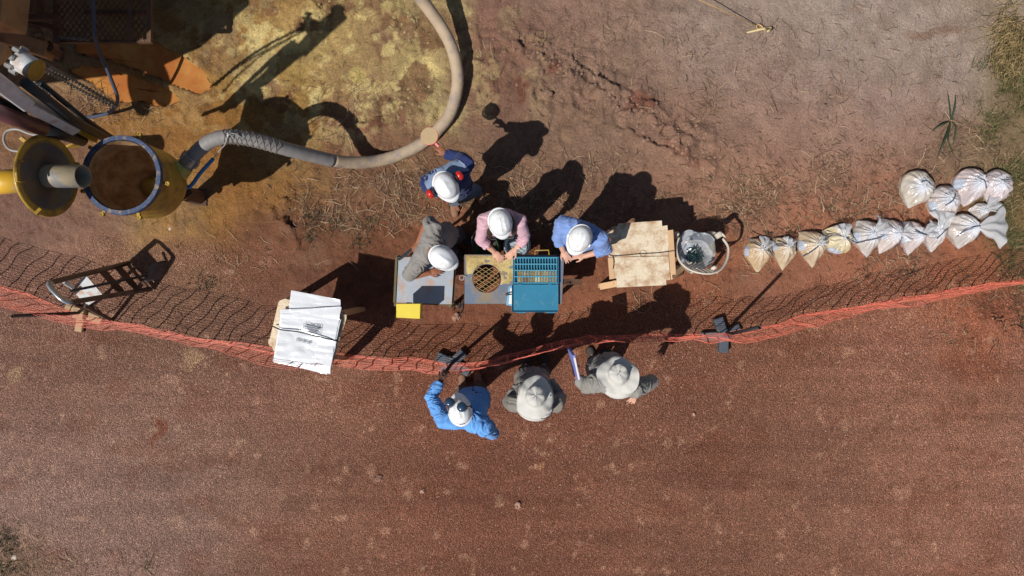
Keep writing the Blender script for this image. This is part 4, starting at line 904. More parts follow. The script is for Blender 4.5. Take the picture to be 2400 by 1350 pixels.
# stack of empty bags
film = bpy.data.materials.new('clear_film'); film.use_nodes = True
def plastic(name, col, tr, rough=.2):
    m = bpy.data.materials.new(name); m.use_nodes = True; N = m.node_tree.nodes; L = m.node_tree.links; b = N['Principled BSDF']
    b.inputs['Base Color'].default_value = (*col, 1); b.inputs['Roughness'].default_value = rough; b.inputs['Coat Weight'].default_value = .3; b.inputs['Coat Roughness'].default_value = .08
    n_ = N.new('ShaderNodeTexNoise'); n_.inputs['Scale'].default_value = 14; n_.inputs['Detail'].default_value = 5; g_ = N.new('ShaderNodeNewGeometry'); L.new(g_.outputs['Position'], n_.inputs['Vector'])
    bp = N.new('ShaderNodeBump'); bp.inputs['Strength'].default_value = .16; bp.inputs['Distance'].default_value = .03; L.new(n_.outputs['Fac'], bp.inputs['Height']); L.new(bp.outputs['Normal'], b.inputs['Normal'])
    t_ = N.new('ShaderNodeBsdfTransparent'); x_ = N.new('ShaderNodeMixShader'); x_.inputs[0].default_value = tr
    L.new(b.outputs[0], x_.inputs[1]); L.new(t_.outputs[0], x_.inputs[2]); L.new(x_.outputs[0], N['Material Output'].inputs['Surface']); return m
film = plastic('milky_film', S(240, 243, 248), .22, .16); film2 = plastic('clear_film_thin', S(206, 214, 224), .5)
ink = mat('black_print', S(96, 102, 112), .6)
st = thing('bag_stack', 'stack of clear empty sample bags tied on the plywood table', 'bag stack', P(718, 780, zd))
def sheet(c4, z, seed, amp=.016):
    a_, b_, c_, d_ = [P(*v, z) for v in c4]
    def fn(u, v):
        p = a_.lerp(b_, u).lerp(d_.lerp(c_, u), v); p.z += amp * float(fbm(u * 3 + seed, v * 4, 3, 500 + seed)) + amp * .8 * float(vnoise(u * 2.0, v * 9 + u, None, seed)); 
        over = max(0, v - .80) if seed < 20 else 0; p.z -= .10 * over * over * 4; return p
    return fn
for k in range(7):
    j = lambda: random.uniform(-4, 4)
    mb = MB(); mb.grid(sheet([(662 + j(), 740 + j()), (797 + j(), 752 + j()), (769 + j(), 876 + j()), (640 + j(), 846 + j())], zd + .012 + k * .007, k), 22, 22); obj('empty_bag', mb, film, st, True)
for k in range(4):
    j = lambda: random.uniform(-2.5, 2.5)
    mb = MB(); mb.grid(sheet([(684 + j(), 682 + j()), (799 + j(), 702 + j()), (798 + j(), 732 + j()), (676 + j(), 728 + j())], zd + .03 + k * .006, 30 + k, .008), 18, 8); obj('empty_bag', mb, film2 if k < 2 else film, st, True)
for k in range(3):
    j = lambda: random.uniform(-2, 2)
    mb = MB(); mb.grid(sheet([(657 + j(), 726 + j()), (799 + j(), 720 + j()), (785 + j(), 798 + j()), (658 + j(), 768 + j())], zd + .066 + k * .006, 40 + k, .012), 22, 14); obj('empty_bag', mb, film, st, True)
mb = MB(); zl = zd + .104
def lbl(mb, u0, v0, u1, v1, z=zl):
    A_, B_, C_, D_ = P(712, 757, z), P(752, 763, z), P(750, 785, z), P(711, 774, z)
    f_ = lambda u, v: A_.lerp(B_, u).lerp(D_.lerp(C_, u), v)
    mb.prism([f_(u0, v1), f_(u1, v1), f_(u1, v0), f_(u0, v0)], .002)
for r_ in ((0, 0, 1, .04), (0, .96, 1, 1), (0, .04, .02, .96), (.98, .04, 1, .96), (.05, .3, .95, .46), (.3, .12, .55, .2), (.65, .12, .9, .2), (.1, .58, .9, .63), (.1, .70, .8, .75), (.1, .82, .9, .87)): lbl(mb, *r_)
obj('printed_label', mb, ink, st)
mb = MB(); zl2 = zd + .075
for k, (u0, u1) in enumerate(((0, .3), (.35, .6), (.66, .9))):
    A_, B_ = P(694 + 38 * u0, 793 + 9 * u0, zl2), P(694 + 38 * u1, 793 + 9 * u1, zl2)
    for r_ in range(3): mb.bar(A_ + Vector((0, -.012 * r_, 0)), B_ + Vector((0, -.012 * r_, 0)), .005, .002)
obj('printed_label', mb, ink, st)
mb = MB(); mb.tube(spline([P(640, 765, zd + .04), P(660, 773, zd + .10), P(700, 778, zd + .115), P(750, 790, zd + .11), P(785, 798, zd + .08), P(794, 801, zd + .03)], 5), .007, 6); obj('rubber_tie', mb, rubber, st, True)

# ------------------------------------------------------------------ plastic chair with bag of ties
resin = mat('white_resin', S(206, 198, 184), .5, .08, 9, .05, col2=S(188, 142, 110), mixlo=.58, mixhi=.72, m2scale=6)
chx, chy = 2.10, .42
chair = thing('plastic_chair', 'white resin armchair with curved back beside the plywood table', 'chair', (chx, chy, 0))
W = lambda x_, y_, z_: Vector((chx + x_, chy + y_, z_))
def seatf(u, v):
    a3, b3 = u * 2 - 1, v * 2 - 1; x_ = a3 * math.sqrt(1 - b3 * b3 * .32) * .22; y_ = .01 + b3 * math.sqrt(1 - a3 * a3 * .4) * .21; return W(x_, y_, .43 - .02 * math.sin(math.pi * u) + .015 * v * v - .02 * max(0, v - .85) * 6 * .2)
mb = MB(); mb.grid(seatf, 12, 12); o = obj('seat', mb, resin, chair, True); so = o.modifiers.new('s', 'SOLIDIFY'); so.thickness = .012
railp = spline([W(-.24, .14, .62), W(-.275, .03, .65), W(-.25, -.12, .70), W(-.15, -.225, .78), W(.02, -.265, .82), W(.17, -.225, .78), W(.27, -.11, .70), W(.30, .03, .65), W(.25, .13, .62)], 6)
mb = MB(); mb.tube(railp, [(.028, .012)] * len(railp), 10, ref=(0, 0, 1)); 
obj('arm_rail', mb, resin, chair, True)
for k in range(6):
    x_ = (-.125 + k * .05); mb = MB(); mb.bar(W(x_, -.2, .43), W(x_ * 1.1, -.255, .79), .026, .01, (0, 1, 0)); obj('back_slat', mb, resin, chair)
for (sx, sy) in ((-1, -1), (1, -1), (1, 1), (-1, 1)):
    mb = MB(); mb.tube([W(sx * .21, sy * .19 + .01, .43), W(sx * .25, sy * .25, 0)], [(.03, .02), (.02, .015)], 8); obj('leg', mb, resin, chair, True)
for sx in (-1, 1):
    mb = MB(); mb.tube(spline([W(sx * .22, .16, .43), W(sx * .255, .19, .55), W(sx * .262, .16, .63)], 4), [(.035, .012)] * 9, 8); obj('arm_support', mb, resin, chair, True)
bagm = plastic('hazy_bag_film', S(196, 198, 204), .35)
tbg = thing('bag_of_ties', 'open clear bag full of dark green ties on the plastic chair', 'bag', P(1632, 597, .44))
bc = P(1632, 597, .62); bc.z = 0
def bagw(u, v):
    t = u * 2 * math.pi; r_ = .105 + .05 * v + .012 * float(vnoise(math.cos(t) * 2 + 5, math.sin(t) * 2 + v * 2, None, 77)) + .012 * max(0, v - .8) * 5
    r_ *= 1 + .05 * math.cos(6 * t)
    return Vector((bc.x - .02 + r_ * math.cos(t), bc.y + r_ * math.sin(t), .45 + .25 * v + .02 * float(vnoise(math.cos(t) * 2, math.sin(t) * 2, None, 78))))
mb = MB(); mb.grid(bagw, 40, 12); obj('bag_film', mb, bagm, tbg, True)
mb = MB()
for k in range(150):
    a_ = random.uniform(0, 6.28); r_ = .085 * math.sqrt(random.random()); p_ = Vector((bc.x - .02 + r_ * math.cos(a_), bc.y + r_ * math.sin(a_), random.uniform(.48, .62))); d_ = Vector((random.uniform(-1, 1), random.uniform(-1, 1), random.uniform(-.4, .4))).normalized() * random.uniform(.02, .045)
    mb.bar(p_ - d_, p_ + d_, .010, .004)
tt = obj('dark_ties', mb, mat('dark_green_plastic', S(34, 56, 58), .25, .3, 30, coat=.4), tbg); tt['kind'] = 'stuff'
def crump(c, w, l, seed, ang, z):
    ca, sa = math.cos(ang), math.sin(ang)
    def fn(u, v):
        a2, b2_ = u * 2 - 1, v * 2 - 1; wob = 1 + .16 * float(vnoise(math.atan2(b2_, a2) * 2.2, 3.3, None, seed + 3)); x_ = a2 * math.sqrt(1 - b2_ * b2_ / 2) * w / 2 * wob; y_ = b2_ * math.sqrt(1 - a2 * a2 / 2) * l / 2 * wob; h = .03 * float(fbm(u * 3 + seed, v * 3, 3, seed)) + .012 * float(vnoise(u * 7, v * 2, None, seed + 1)); return Vector((c.x + x_ * ca - y_ * sa, c.y + x_ * sa + y_ * ca, z + h + .02))
    return fn
mb = MB(); mb.grid(crump(P(1614, 578, .46), .34, .34, 601, .15, .47), 24, 24); mb.grid(crump(P(1642, 565, .46), .30, .2, 611, .1, .50), 18, 12); mb.grid(crump(P(1608, 590, .46), .2, .3, 617, -.2, .53), 16, 18)
one('folded_bags', mb, film2, 'loose clear bags folded on the chair seat behind the open bag', 'bag', P(1615, 575, .46), sm=True)
mb = MB(); mb.prism([P(1605, 567, .56), P(1617, 562, .56), P(1622, 564, .56), P(1610, 574, .56)][::-1], .003); one('paper_slip', mb, mat('paper', S(232, 226, 216), .7), 'small white paper slip on the folded clear bags', 'paper', P(1612, 567, .56))

# ------------------------------------------------------------------ buckets behind the sieving table
bucket_m = mat('green_bucket', S(52, 72, 52), .5, .15, 8, .1)
bk = thing('bucket', 'dark green bucket below the hands of the worker in pink', 'bucket', P(1142, 577, 0)); bq = P(1140, 577, .36); bq.z = 0
mb = MB(); mb.lathe(bq, [(0, .012), (.125, .012), (.15, .36), (.162, .36), (.162, .34), (.155, .34), (.135, 0), (0, 0)], seg=32); obj('bucket_body', mb, bucket_m, bk, True)
mb = MB(); mb.tube(spline([bq + Vector((-.16, 0, .34)), bq + Vector((-.17, .1, .3)), bq + Vector((-.1, .2, .26)), bq + Vector((.05, .2, .26)), bq + Vector((.16, 0, .34))], 5), .004, 6); obj('bail', mb, silver, bk, True)
b2 = thing('tub', 'grey tub holding a pale bag right of the green bucket', 'tub', P(1215, 572, 0)); bq2 = P(1212, 574, .36); bq2.z = 0
mb = MB(); mb.lathe(bq2, [(0, .012), (.12, .012), (.14, .34), (.15, .34), (.15, .32), (.13, 0), (0, 0)], seg=32); obj('tub_body', mb, mat('grey_tub', S(92, 98, 102), .5, .1), b2, True)
mb = MB(); mb.lathe(bq2, [(.0, .22), (.07, .25), (.11, .24), (.137, .33), (.15, .36), (.157, .345), (.158, .30)], seg=36); o = obj('liner_bag', mb, plastic('pale_liner', S(176, 190, 200), .1), b2, True)
mb = MB(); mb.tube(spline([P(1062, 728, .02), P(1068, 712, .02), P(1078, 706, .02), P(1074, 724, .02), P(1080, 716, .02), P(1086, 706, .03), P(1080, 732, .02), P(1070, 742, .02)], 6), .006, 5)
one('cord_coil', mb, mat('dark_cord', S(54, 52, 56), .6), 'tangled dark cord on the soil between the two steel tables', 'cord', P(1074, 720, 0), sm=True)

# ------------------------------------------------------------------ sample bags
def bagfilm(name, c1, c2):
    m = bpy.data.materials.new(name); m.use_nodes = True; N = m.node_tree.nodes; L = m.node_tree.links; b = N['Principled BSDF']
    a_ = N.new('ShaderNodeAttribute'); a_.attribute_name = 'tint'; L.new(a_.outputs['Color'], b.inputs['Base Color'])
    b.inputs['Roughness'].default_value = .24; b.inputs['Coat Weight'].default_value = .8; b.inputs['Coat Roughness'].default_value = .06
    n_ = N.new('ShaderNodeTexNoise'); n_.inputs['Scale'].default_value = 16; n_.inputs['Detail'].default_value = 3; n_.inputs['Distortion'].default_value = 1.2; g_ = N.new('ShaderNodeNewGeometry'); L.new(g_.outputs['Position'], n_.inputs['Vector'])
    bp = N.new('ShaderNodeBump'); bp.inputs['Strength'].default_value = .6; bp.inputs['Distance'].default_value = .025; L.new(n_.outputs['Fac'], bp.inputs['Height']); L.new(bp.outputs['Normal'], b.inputs['Normal'])
    return m
sbm = bagfilm('filled_bag', 0, 0); tuft_m = plastic('milky_tuft', S(216, 218, 222), .36, .2); cordm = mat('slate_blue_tie', S(58, 72, 96), .5)
lab = bpy.data.materials.new('printed_bag_label'); lab.use_nodes = True; N = lab.node_tree.nodes; L = lab.node_tree.links
w_ = N.new('ShaderNodeTexWave'); w_.inputs['Scale'].default_value = 32; w_.inputs['Distortion'].default_value = 5; w_.inputs['Detail Scale'].default_value = 3; w_.bands_direction = 'Y'; g_ = N.new('ShaderNodeNewGeometry'); L.new(g_.outputs['Position'], w_.inputs['Vector'])
r_ = N.new('ShaderNodeValToRGB'); r_.color_ramp.elements[0].position = .22; r_.color_ramp.elements[0].color = (*S(70, 84, 110), 1); r_.color_ramp.elements[1].position = .4; r_.color_ramp.elements[1].color = (*S(206, 212, 224), 1)
L.new(w_.outputs['Fac'], r_.inputs[0]); L.new(r_.outputs[0], N['Principled BSDF'].inputs['Base Color']); N['Principled BSDF'].inputs['Roughness'].default_value = .4
def sample_bag(label, c, size, knot, corners, soil, neck, nl, lab_at=None, tie=None, h=.2, squash=1.0):
    """c: centre px; size: half width px; knot offset px; corners [(angle deg in picture, reach px)]; neck: angle deg, nl length px"""
    C = P(c[0], c[1], .0); k = CAM_H / FPX; K = Vector((knot[0] * k, -knot[1] * k, 0)); rb = size * k * 1.02
    root = thing('sample_bag', label, 'sample bag', C, 'filled clear sample bags on the red soil'); sd_ = int(c[0] * 7 + c[1])
    nu, nv = 80, 20; vs = []; cols = []; soil = np.array(S(*soil)); pale = np.array(S(218, 210, 198)) if c[0] < 2000 else np.array(S(208, 213, 224)); wex = 0 if c[0] < 2000 else .16; soil = soil * .8 + soil.mean() * .2 * .9
    for j in range(nv + 1):
        v = j / nv
        for i_ in range(nu):
            t = 2 * math.pi * i_ / nu; ex = 0; cor = 0
            for (ca, cr) in corners:
                dd = math.atan2(math.sin(t - math.radians(ca)), math.cos(t - math.radians(ca))); th = math.acos(min(.98, rb / (cr * k))); g1 = max(0.0, 1 - abs(dd) / th)
                if abs(dd) < th: ex = max(ex, rb / math.cos(th - abs(dd)) - rb)
                cor = max(cor, g1 ** 1.5)
            out = rb * (1 + .05 * float(vnoise(math.cos(t) * 1.5 + sd_, math.sin(t) * 1.5, None, sd_ % 97))) 
            if v < .72: f_ = v / .72; rad = f_ ** .8; zz = h * (1 - (f_ ** 2.4) * .52)
            else: f_ = (v - .72) / .28; rad = 1 - .04 * f_ * f_; zz = h * .48 * (1 - f_) + .004
            rr = (out * rad) + ex * max(0, rad - .2) / .8; zz = zz * (1 - .72 * cor * max(0, rad - .3) / .7)
            plea = math.sin(t * 13 + 2 * math.sin(t * 3 + sd_) + sd_) * (.011 * math.exp(-((v - .2) / .22) ** 2) + .003)
            zz += plea + .016 * math.exp(-(v / .07) ** 2) + .01 * float(vnoise(math.cos(t) * 3 * v + sd_, math.sin(t) * 3 * v, None, 31)) + .012 * min(1, v * 3) * (1 - abs(float(vnoise(math.cos(t) * 4.5 * v + sd_, math.sin(t) * 4.5 * v, None, 33))) * 2)
            ctr = K * (1 - min(1, v / .72)) ; p_ = C + ctr + Vector((math.cos(t) * rr * squash, math.sin(t) * rr, max(.004, zz))); vs.append(p_)
            n1 = .5 + .5 * float(fbm(math.cos(t) * 2 * v + sd_ * .37, math.sin(t) * 2 * v, 3, 47)); w1 = min(1, .55 * math.exp(-((v - .05) / .22) ** 2) + .75 * cor * max(0, v - .62) / .3 + .25 * max(0, math.sin(t * 13 + 2 * math.sin(t * 3 + sd_) + sd_)) * math.exp(-((v - .3) / .25) ** 2) + .22 + wex)
            cols.append((*(soil * (.62 + .66 * n1) * (1 - w1) + pale * w1), 1))
    fs = [(j * nu + i_, j * nu + (i_ + 1) % nu, (j + 1) * nu + (i_ + 1) % nu, (j + 1) * nu + i_) for j in range(nv) for i_ in range(nu)]
    fs = [f[::-1] for f in fs]; fs.append(tuple(nv * nu + i_ for i_ in range(nu)))
    mb = MB(); mb.add(vs, fs); o = obj('bag_body', mb, sbm, root, True)
    ca = o.data.color_attributes.new('tint', 'FLOAT_COLOR', 'POINT'); ca.data.foreach_set('color', np.array(cols).ravel())
    kp = C + K + Vector((0, 0, h + .005)); na = math.radians(neck); nd = Vector((math.cos(na), math.sin(na), 0)); ns = Vector((-nd.y, nd.x, 0))
    mb = MB(); mb.ell(kp + Vector((0, 0, .012)), (.026, .02, .02), nd); obj('knot', mb, tuft_m, root, True)
    L2 = nl * k
    def fan(u, v):
        q = (u - .5) * 2; wd = (.012 + L2 * .58 * v ** .75) * (1 + .12 * math.sin(v * 9 + sd_)); lz_ = kp.z + .012 + .03 * math.sin(v * 2.4) - .05 * v * v + .024 * v ** .6 * math.sin(q * 9 + sd_ + 2 * v) + .030 * v * float(vnoise(u * 6 + sd_, v * 4, None, 5))
        return kp * 1 + nd * (L2 * v * (1 - .18 * q * q)) + ns * q * wd + Vector((0, 0, lz_ - kp.z))
    mb = MB(); mb.grid(fan, 18, 10); obj('gathered_neck', mb, tuft_m, root, True)
    def surf(t, v, up=.004):
        i_ = int(round(t / (2 * math.pi) * nu)) % nu; j = min(nv, max(0, int(round(v * nv)))); return Vector(vs[j * nu + i_]) + Vector((0, 0, up))
    if lab_at is not None:
        a0_, v0_, v1_, da = lab_at; t0 = math.radians(a0_ - da); t1_ = math.radians(a0_ + da); i0 = int(t0 / (2 * math.pi) * nu); i1 = int(t1_ / (2 * math.pi) * nu); j0 = int(v0_ * nv); j1 = int(v1_ * nv); m = MB(); pv = []
        for j in range(j0, j1 + 1):
            for i_ in range(i0, i1 + 1):
                b_ = Vector(vs[j * nu + i_ % nu]); pv.append(b_ + (b_ - (C + Vector((0, 0, .06)))).normalized() * .005)
        wdt = i1 - i0 + 1; m.add(pv, [(j * wdt + i_ + wdt, j * wdt + i_ + wdt + 1, j * wdt + i_ + 1, j * wdt + i_)[::1] for j in range(j1 - j0) for i_ in range(wdt - 1)]); obj('label', m, lab, root, True)
    if tie is not None:
        pp = [C + Vector((a_ * k, -c_ * k, z_)) for a_, c_, z_ in tie]; m = MB(); m.tube(spline(pp, 5), .0055, 6); obj('tie', m, cordm, root, True)
T = lambda *a: list(a)
sample_bag('clear bag of amber soil, nearest the plastic chair in the bag row', (1772,590), 30, (2,-4), [(-88,50),(120,34)], (190,148,78), 60, 30, (182,.55,.85,22), T((-32,-32,.2),(-10,-18,.22),(10,-6,.22),(32,12,.14)))
sample_bag('second bag from the plastic chair, tan soil with upright torn neck', (1832,585), 27, (2,-4), [(-90,50),(60,30),(130,36)], (192,158,104), 75, 24, (170,.5,.8,20), T((-26,-12,.18),(0,-10,.23),(24,-14,.16)))
sample_bag('third bag from the plastic chair with dark knotted cord', (1897,576), 32, (6,-2), [(-85,54),(130,42)], (194,158,104), 30, 22, (184,.5,.8,20), T((-24,26,.12),(-4,10,.22),(22,-14,.2),(38,-22,.18)))
sample_bag('fourth bag from the plastic chair, round and creamy yellow', (1958,563), 33, (4,-4), [(150,40),(-20,36)], (206,186,124), 95, 32, (-118,.55,.85,24), T((-36,-14,.16),(-10,-10,.2),(14,2,.24),(34,6,.16)))
sample_bag('fifth bag from the plastic chair with large silvery crumpled neck', (2024,552), 32, (6,-2), [(-85,52),(120,40)], (190,164,124), 40, 40, (195,.5,.8,22), T((-32,20,.14),(-8,14,.22),(16,8,.22),(34,0,.16)))
sample_bag('sixth bag from the plastic chair with its neck folded to the right', (2078,548), 30, (8,2), [(-112,52),(120,42)], (192,156,118), 5, 36, (190,.4,.7,22), T((8,-26,.22),(14,-6,.24),(16,24,.14),(12,32,.05)))
sample_bag('seventh bag from the plastic chair, pink brown with white neck', (2128,552), 30, (10,0), [(-95,46),(115,36)], (188,150,120), 20, 38, (205,.45,.7,18), T((-8,-6,.24),(16,2,.25),(34,0,.2)))
sample_bag('last bag of the lower row, narrow with a tall frosted neck', (2180,548), 27, (4,-6), [(-92,46),(60,32)], (186,160,130), 80, 44, None, T((-6,14,.2),(6,0,.22),(22,-14,.18)), squash=.9)
sample_bag('bag with wide clear neck spread right beside the verge grass', (2246,538), 34, (20,-2), [(-95,48),(150,40)], (178,152,116), 0, 72, None, T((-20,18,.14),(-6,4,.22),(26,-4,.22),(34,26,.06)))
sample_bag('small half empty bag squeezed behind the wide clear neck', (2292,496), 20, (2,-2), [(170,26)], (176,148,112), 30, 44, None, None, h=.12)
sample_bag('leftmost upper bag, round with yellow streaked pleats', (2140,440), 37, (4,0), [(-105,52)], (196,166,104), 100, 16, (-10,.5,.8,20), T((-6,-6,.24),(4,-9,.25),(18,-2,.22)))
sample_bag('upper bag with label on its left, below the round yellow streaked one', (2203,474), 36, (2,-4), [(-80,48),(160,38)], (192,158,124), 110, 16, (205,.5,.85,20), T((-10,12,.2),(2,2,.24),(10,-12,.23)))
sample_bag('large pink brown upper bag with white label on its left', (2263,436), 38, (14,-6), [(-98,50)], (194,150,124), 130, 18, (182,.45,.8,20), T((0,-14,.23),(14,-4,.25),(24,10,.2)))
sample_bag('upper bag nearest the verge grass with crumpled pleated top', (2326,437), 35, (-4,-4), [(-110,44),(-30,36)], (190,154,140), 140, 18, (190,.5,.75,16), T((-16,-14,.2),(-4,-8,.25),(16,-12,.22)))
# ------------------------------------------------------------------ people
skin_a = mat('skin_fair', S(206, 158, 134), .55, .06, 14, .1, 90, spec=.35); skin_b = mat('skin_tanned', S(150, 96, 70), .55, .06, 14, .1, 90, spec=.35); skin_c = mat('skin_brown', S(86, 58, 48), .55, .06, 14, .1, 90, spec=.35)
helm_m = mat('white_helmet', S(236, 240, 243), .25, .03, 10, coat=.3, col2=S(190, 168, 146), mixlo=.5, mixhi=.85, m2scale=22)
boot_m = mat('tan_boot', S(136, 100, 78), .8, .12, 14, .2, 60); bootd = mat('dark_boot', S(64, 58, 54), .8, .12, 14, .2, 60)
hair_d = mat('dark_hair', S(44, 32, 28), .6, .3, 60, .5, 160); eye_m = mat('dark_eye', S(34, 28, 26), .3); lip_m = mat('lip', S(160, 96, 86), .5)
def fab(name, c): return mat(name, S(*c), .88, .09, 9, .25, 70, spec=.25, sheen=.12)

def hand(mb, w, d, nrm, curl=.5, spread=.10, side=1, s=1.0):
    """palm and five fingers: wrist, direction, back-of-hand normal"""
    d = Vector(d).normalized(); n = Vector(nrm); n = (n - d * n.dot(d)).normalized(); l = d.cross(n) * side
    pc = w + d * .048 * s
    mb.ell(pc, (.052 * s, .040 * s, .016 * s), d, n, 12, 8); mb.tube([w - d * .03, w + d * .02], [(.026, .022), (.03, .018)], 10, ref=l)
    for k, (off, ln_) in enumerate(((-.030, .068), (-.010, .080), (.011, .075), (.030, .058))):
        a = (k - 1.5) * spread; fd = (d * math.cos(a) + l * math.sin(a)).normalized(); p = w + d * .085 * s + l * off * s; pts = [p - fd * .02]; c_ = 0
        for q, seg_ in enumerate((.45, .32, .23)):
            pts.append(p.copy()); c_ += curl * (.6 if q == 0 else .8); dd = fd * math.cos(c_) - n * math.sin(c_); p = p + dd * ln_ * seg_ * s
        pts.append(p); mb.tube(pts, [.0095 * s, .0095 * s, .009 * s, .0085 * s, .007 * s], 8, round_ends=True)
    p = w + d * .025 * s - l * .032 * s; td_ = (d * .75 - l * .65 - n * .25).normalized(); p2 = p + td_ * .038 * s; p3 = p2 + (d * .95 - l * .25 - n * .25).normalized() * .032 * s
    mb.tube([p - td_ * .015, p, p2, p3], [.013 * s, .013 * s, .0105 * s, .008 * s], 8, round_ends=True)

def head_shape(mb, c, f, u):
    f = Vector(f).normalized(); u = Vector(u).normalized(); r = f.cross(u).normalized()
    mb.ell(c + u * .02, (.098, .076, .105), f, u, 20, 14); mb.ell(c - u * .055 + f * .028, (.062, .055, .062), f, u, 16, 10)
    mb.tube([c + f * .088 + u * .012, c + f * .118 - u * .028], [.010, .016], 8, round_ends=True)
    for s in (-1, 1): mb.ell(c + r * s * .078 - u * .005, (.022, .012, .034), f, u, 10, 8)
    mb.ell(c + f * .085 + u * .035, (.02, .055, .012), f, u, 10, 8)
def helmet(parent, c, f, u, muffs=None, mesh_m=None):
    """hard hat: dome with ridges, gutter and peak"""
    f = Vector(f).normalized(); u = Vector(u); u = (u - f * u.dot(f)).normalized(); r = f.cross(u).normalized(); mb = MB(); sty = int(abs(c.x) * 977 + abs(c.y) * 131) % 3
    nu, nv = 48, 16; vs = []
    for j in range(nv + 1):
        a = j / nv * math.pi / 2
        for i in range(nu):
            t = 2 * math.pi * i / nu; ct, st_ = math.cos(t), math.sin(t); rf = .137 if ct > 0 else .135
            x_ = math.sin(a) * ct * rf; y_ = math.sin(a) * st_ * .113; z_ = math.cos(a) ** .85 * .125
            ridge = (.010, .013, .006)[sty] * math.exp(-(y_ / (.011, .022, .008)[sty]) ** 2) * smooth(.10, .05, abs(x_)) + (.004, .0, .007)[sty] * (math.exp(-((abs(y_) - .045) / .008) ** 2)) * smooth(.1, .05, abs(x_))
            vs.append(c + f * x_ + r * y_ + u * (z_ + float(ridge)))
    fs = [(j * nu + i, (j + 1) * nu + i, (j + 1) * nu + (i + 1) % nu, j * nu + (i + 1) % nu) for j in range(nv) for i in range(nu)]
    # brim and peak
    base = len(vs)
    for k, (gr, dz) in enumerate(((1.03, -.004), (1.075, -.006), (1.085, -.014), (1.0, -.010))):
        for i in range(nu):
            t = 2 * math.pi * i / nu; ct, st_ = math.cos(t), math.sin(t); pk = max(0, ct) ** 2.2 * (.045 if k in (1, 2) else .02 if k == 0 else 0) 
            vs.append(c + f * (ct * .137 * gr + pk) + r * st_ * .113 * gr + u * (dz - pk * .35))
    rows_ = [nv * nu] + [base + k * nu for k in range(4)]
    for a_, b_ in zip(rows_, rows_[1:]):
        fs += [(a_ + i, b_ + i, b_ + (i + 1) % nu, a_ + (i + 1) % nu) for i in range(nu)]
    mb.add(vs, fs); h = obj('hard_hat', mb, mesh_m or helm_m, parent, True)
    for s in (-1, 1):
        m = MB(); m.box(c + r * s * .1165 + f * .02 + u * .012, (.03, .012, .012), f, None, u); obj('slot_clip', m, rubber if muffs else silver, h)
    if muffs and muffs[0] == 'navy':
        m = MB(); m.box(c - f * .1305 + u * .035, (.004, .05, .018), f, None, u); obj('dark_tag', m, rubber, h)
    if muffs:
        kind, col = muffs; mm_ = mat('muff_' + kind, col, .3, .05, 10, coat=.3)
        for s in (-1, 1):
            m = MB()
            if kind == 'red': p = c + r * s * .165 + u * .03 - f * .015; ax_ = r * s; hp = c + r * s * .118 + u * .015
            else: p = c + r * (s * .052 - .012) + f * (.052 + s * -.036) + u * .145; ax_ = u; hp = c + r * s * .105 + u * .04 + f * .02
            m.lathe(p, [(0, .036), (.024, .035), (.043, .024), (.048, .004), (.046, -.014), (.035, -.024), (0, -.024)], ax_, 20); mf = obj('ear_muff', m, mm_, h, True)
            m = MB(); m.lathe(p, [(.024, -.023), (.046, -.025), (.048, -.036), (.024, -.038)], ax_, 18, True); obj('cushion', m, rubber, mf, True)
            m = MB(); m.tube(spline([hp, hp.lerp(p, .5) + u * .02 + ax_ * .02, p + ax_ * .02], 4), .006, 6); obj('muff_arm', m, rubber, h, True)
    return h
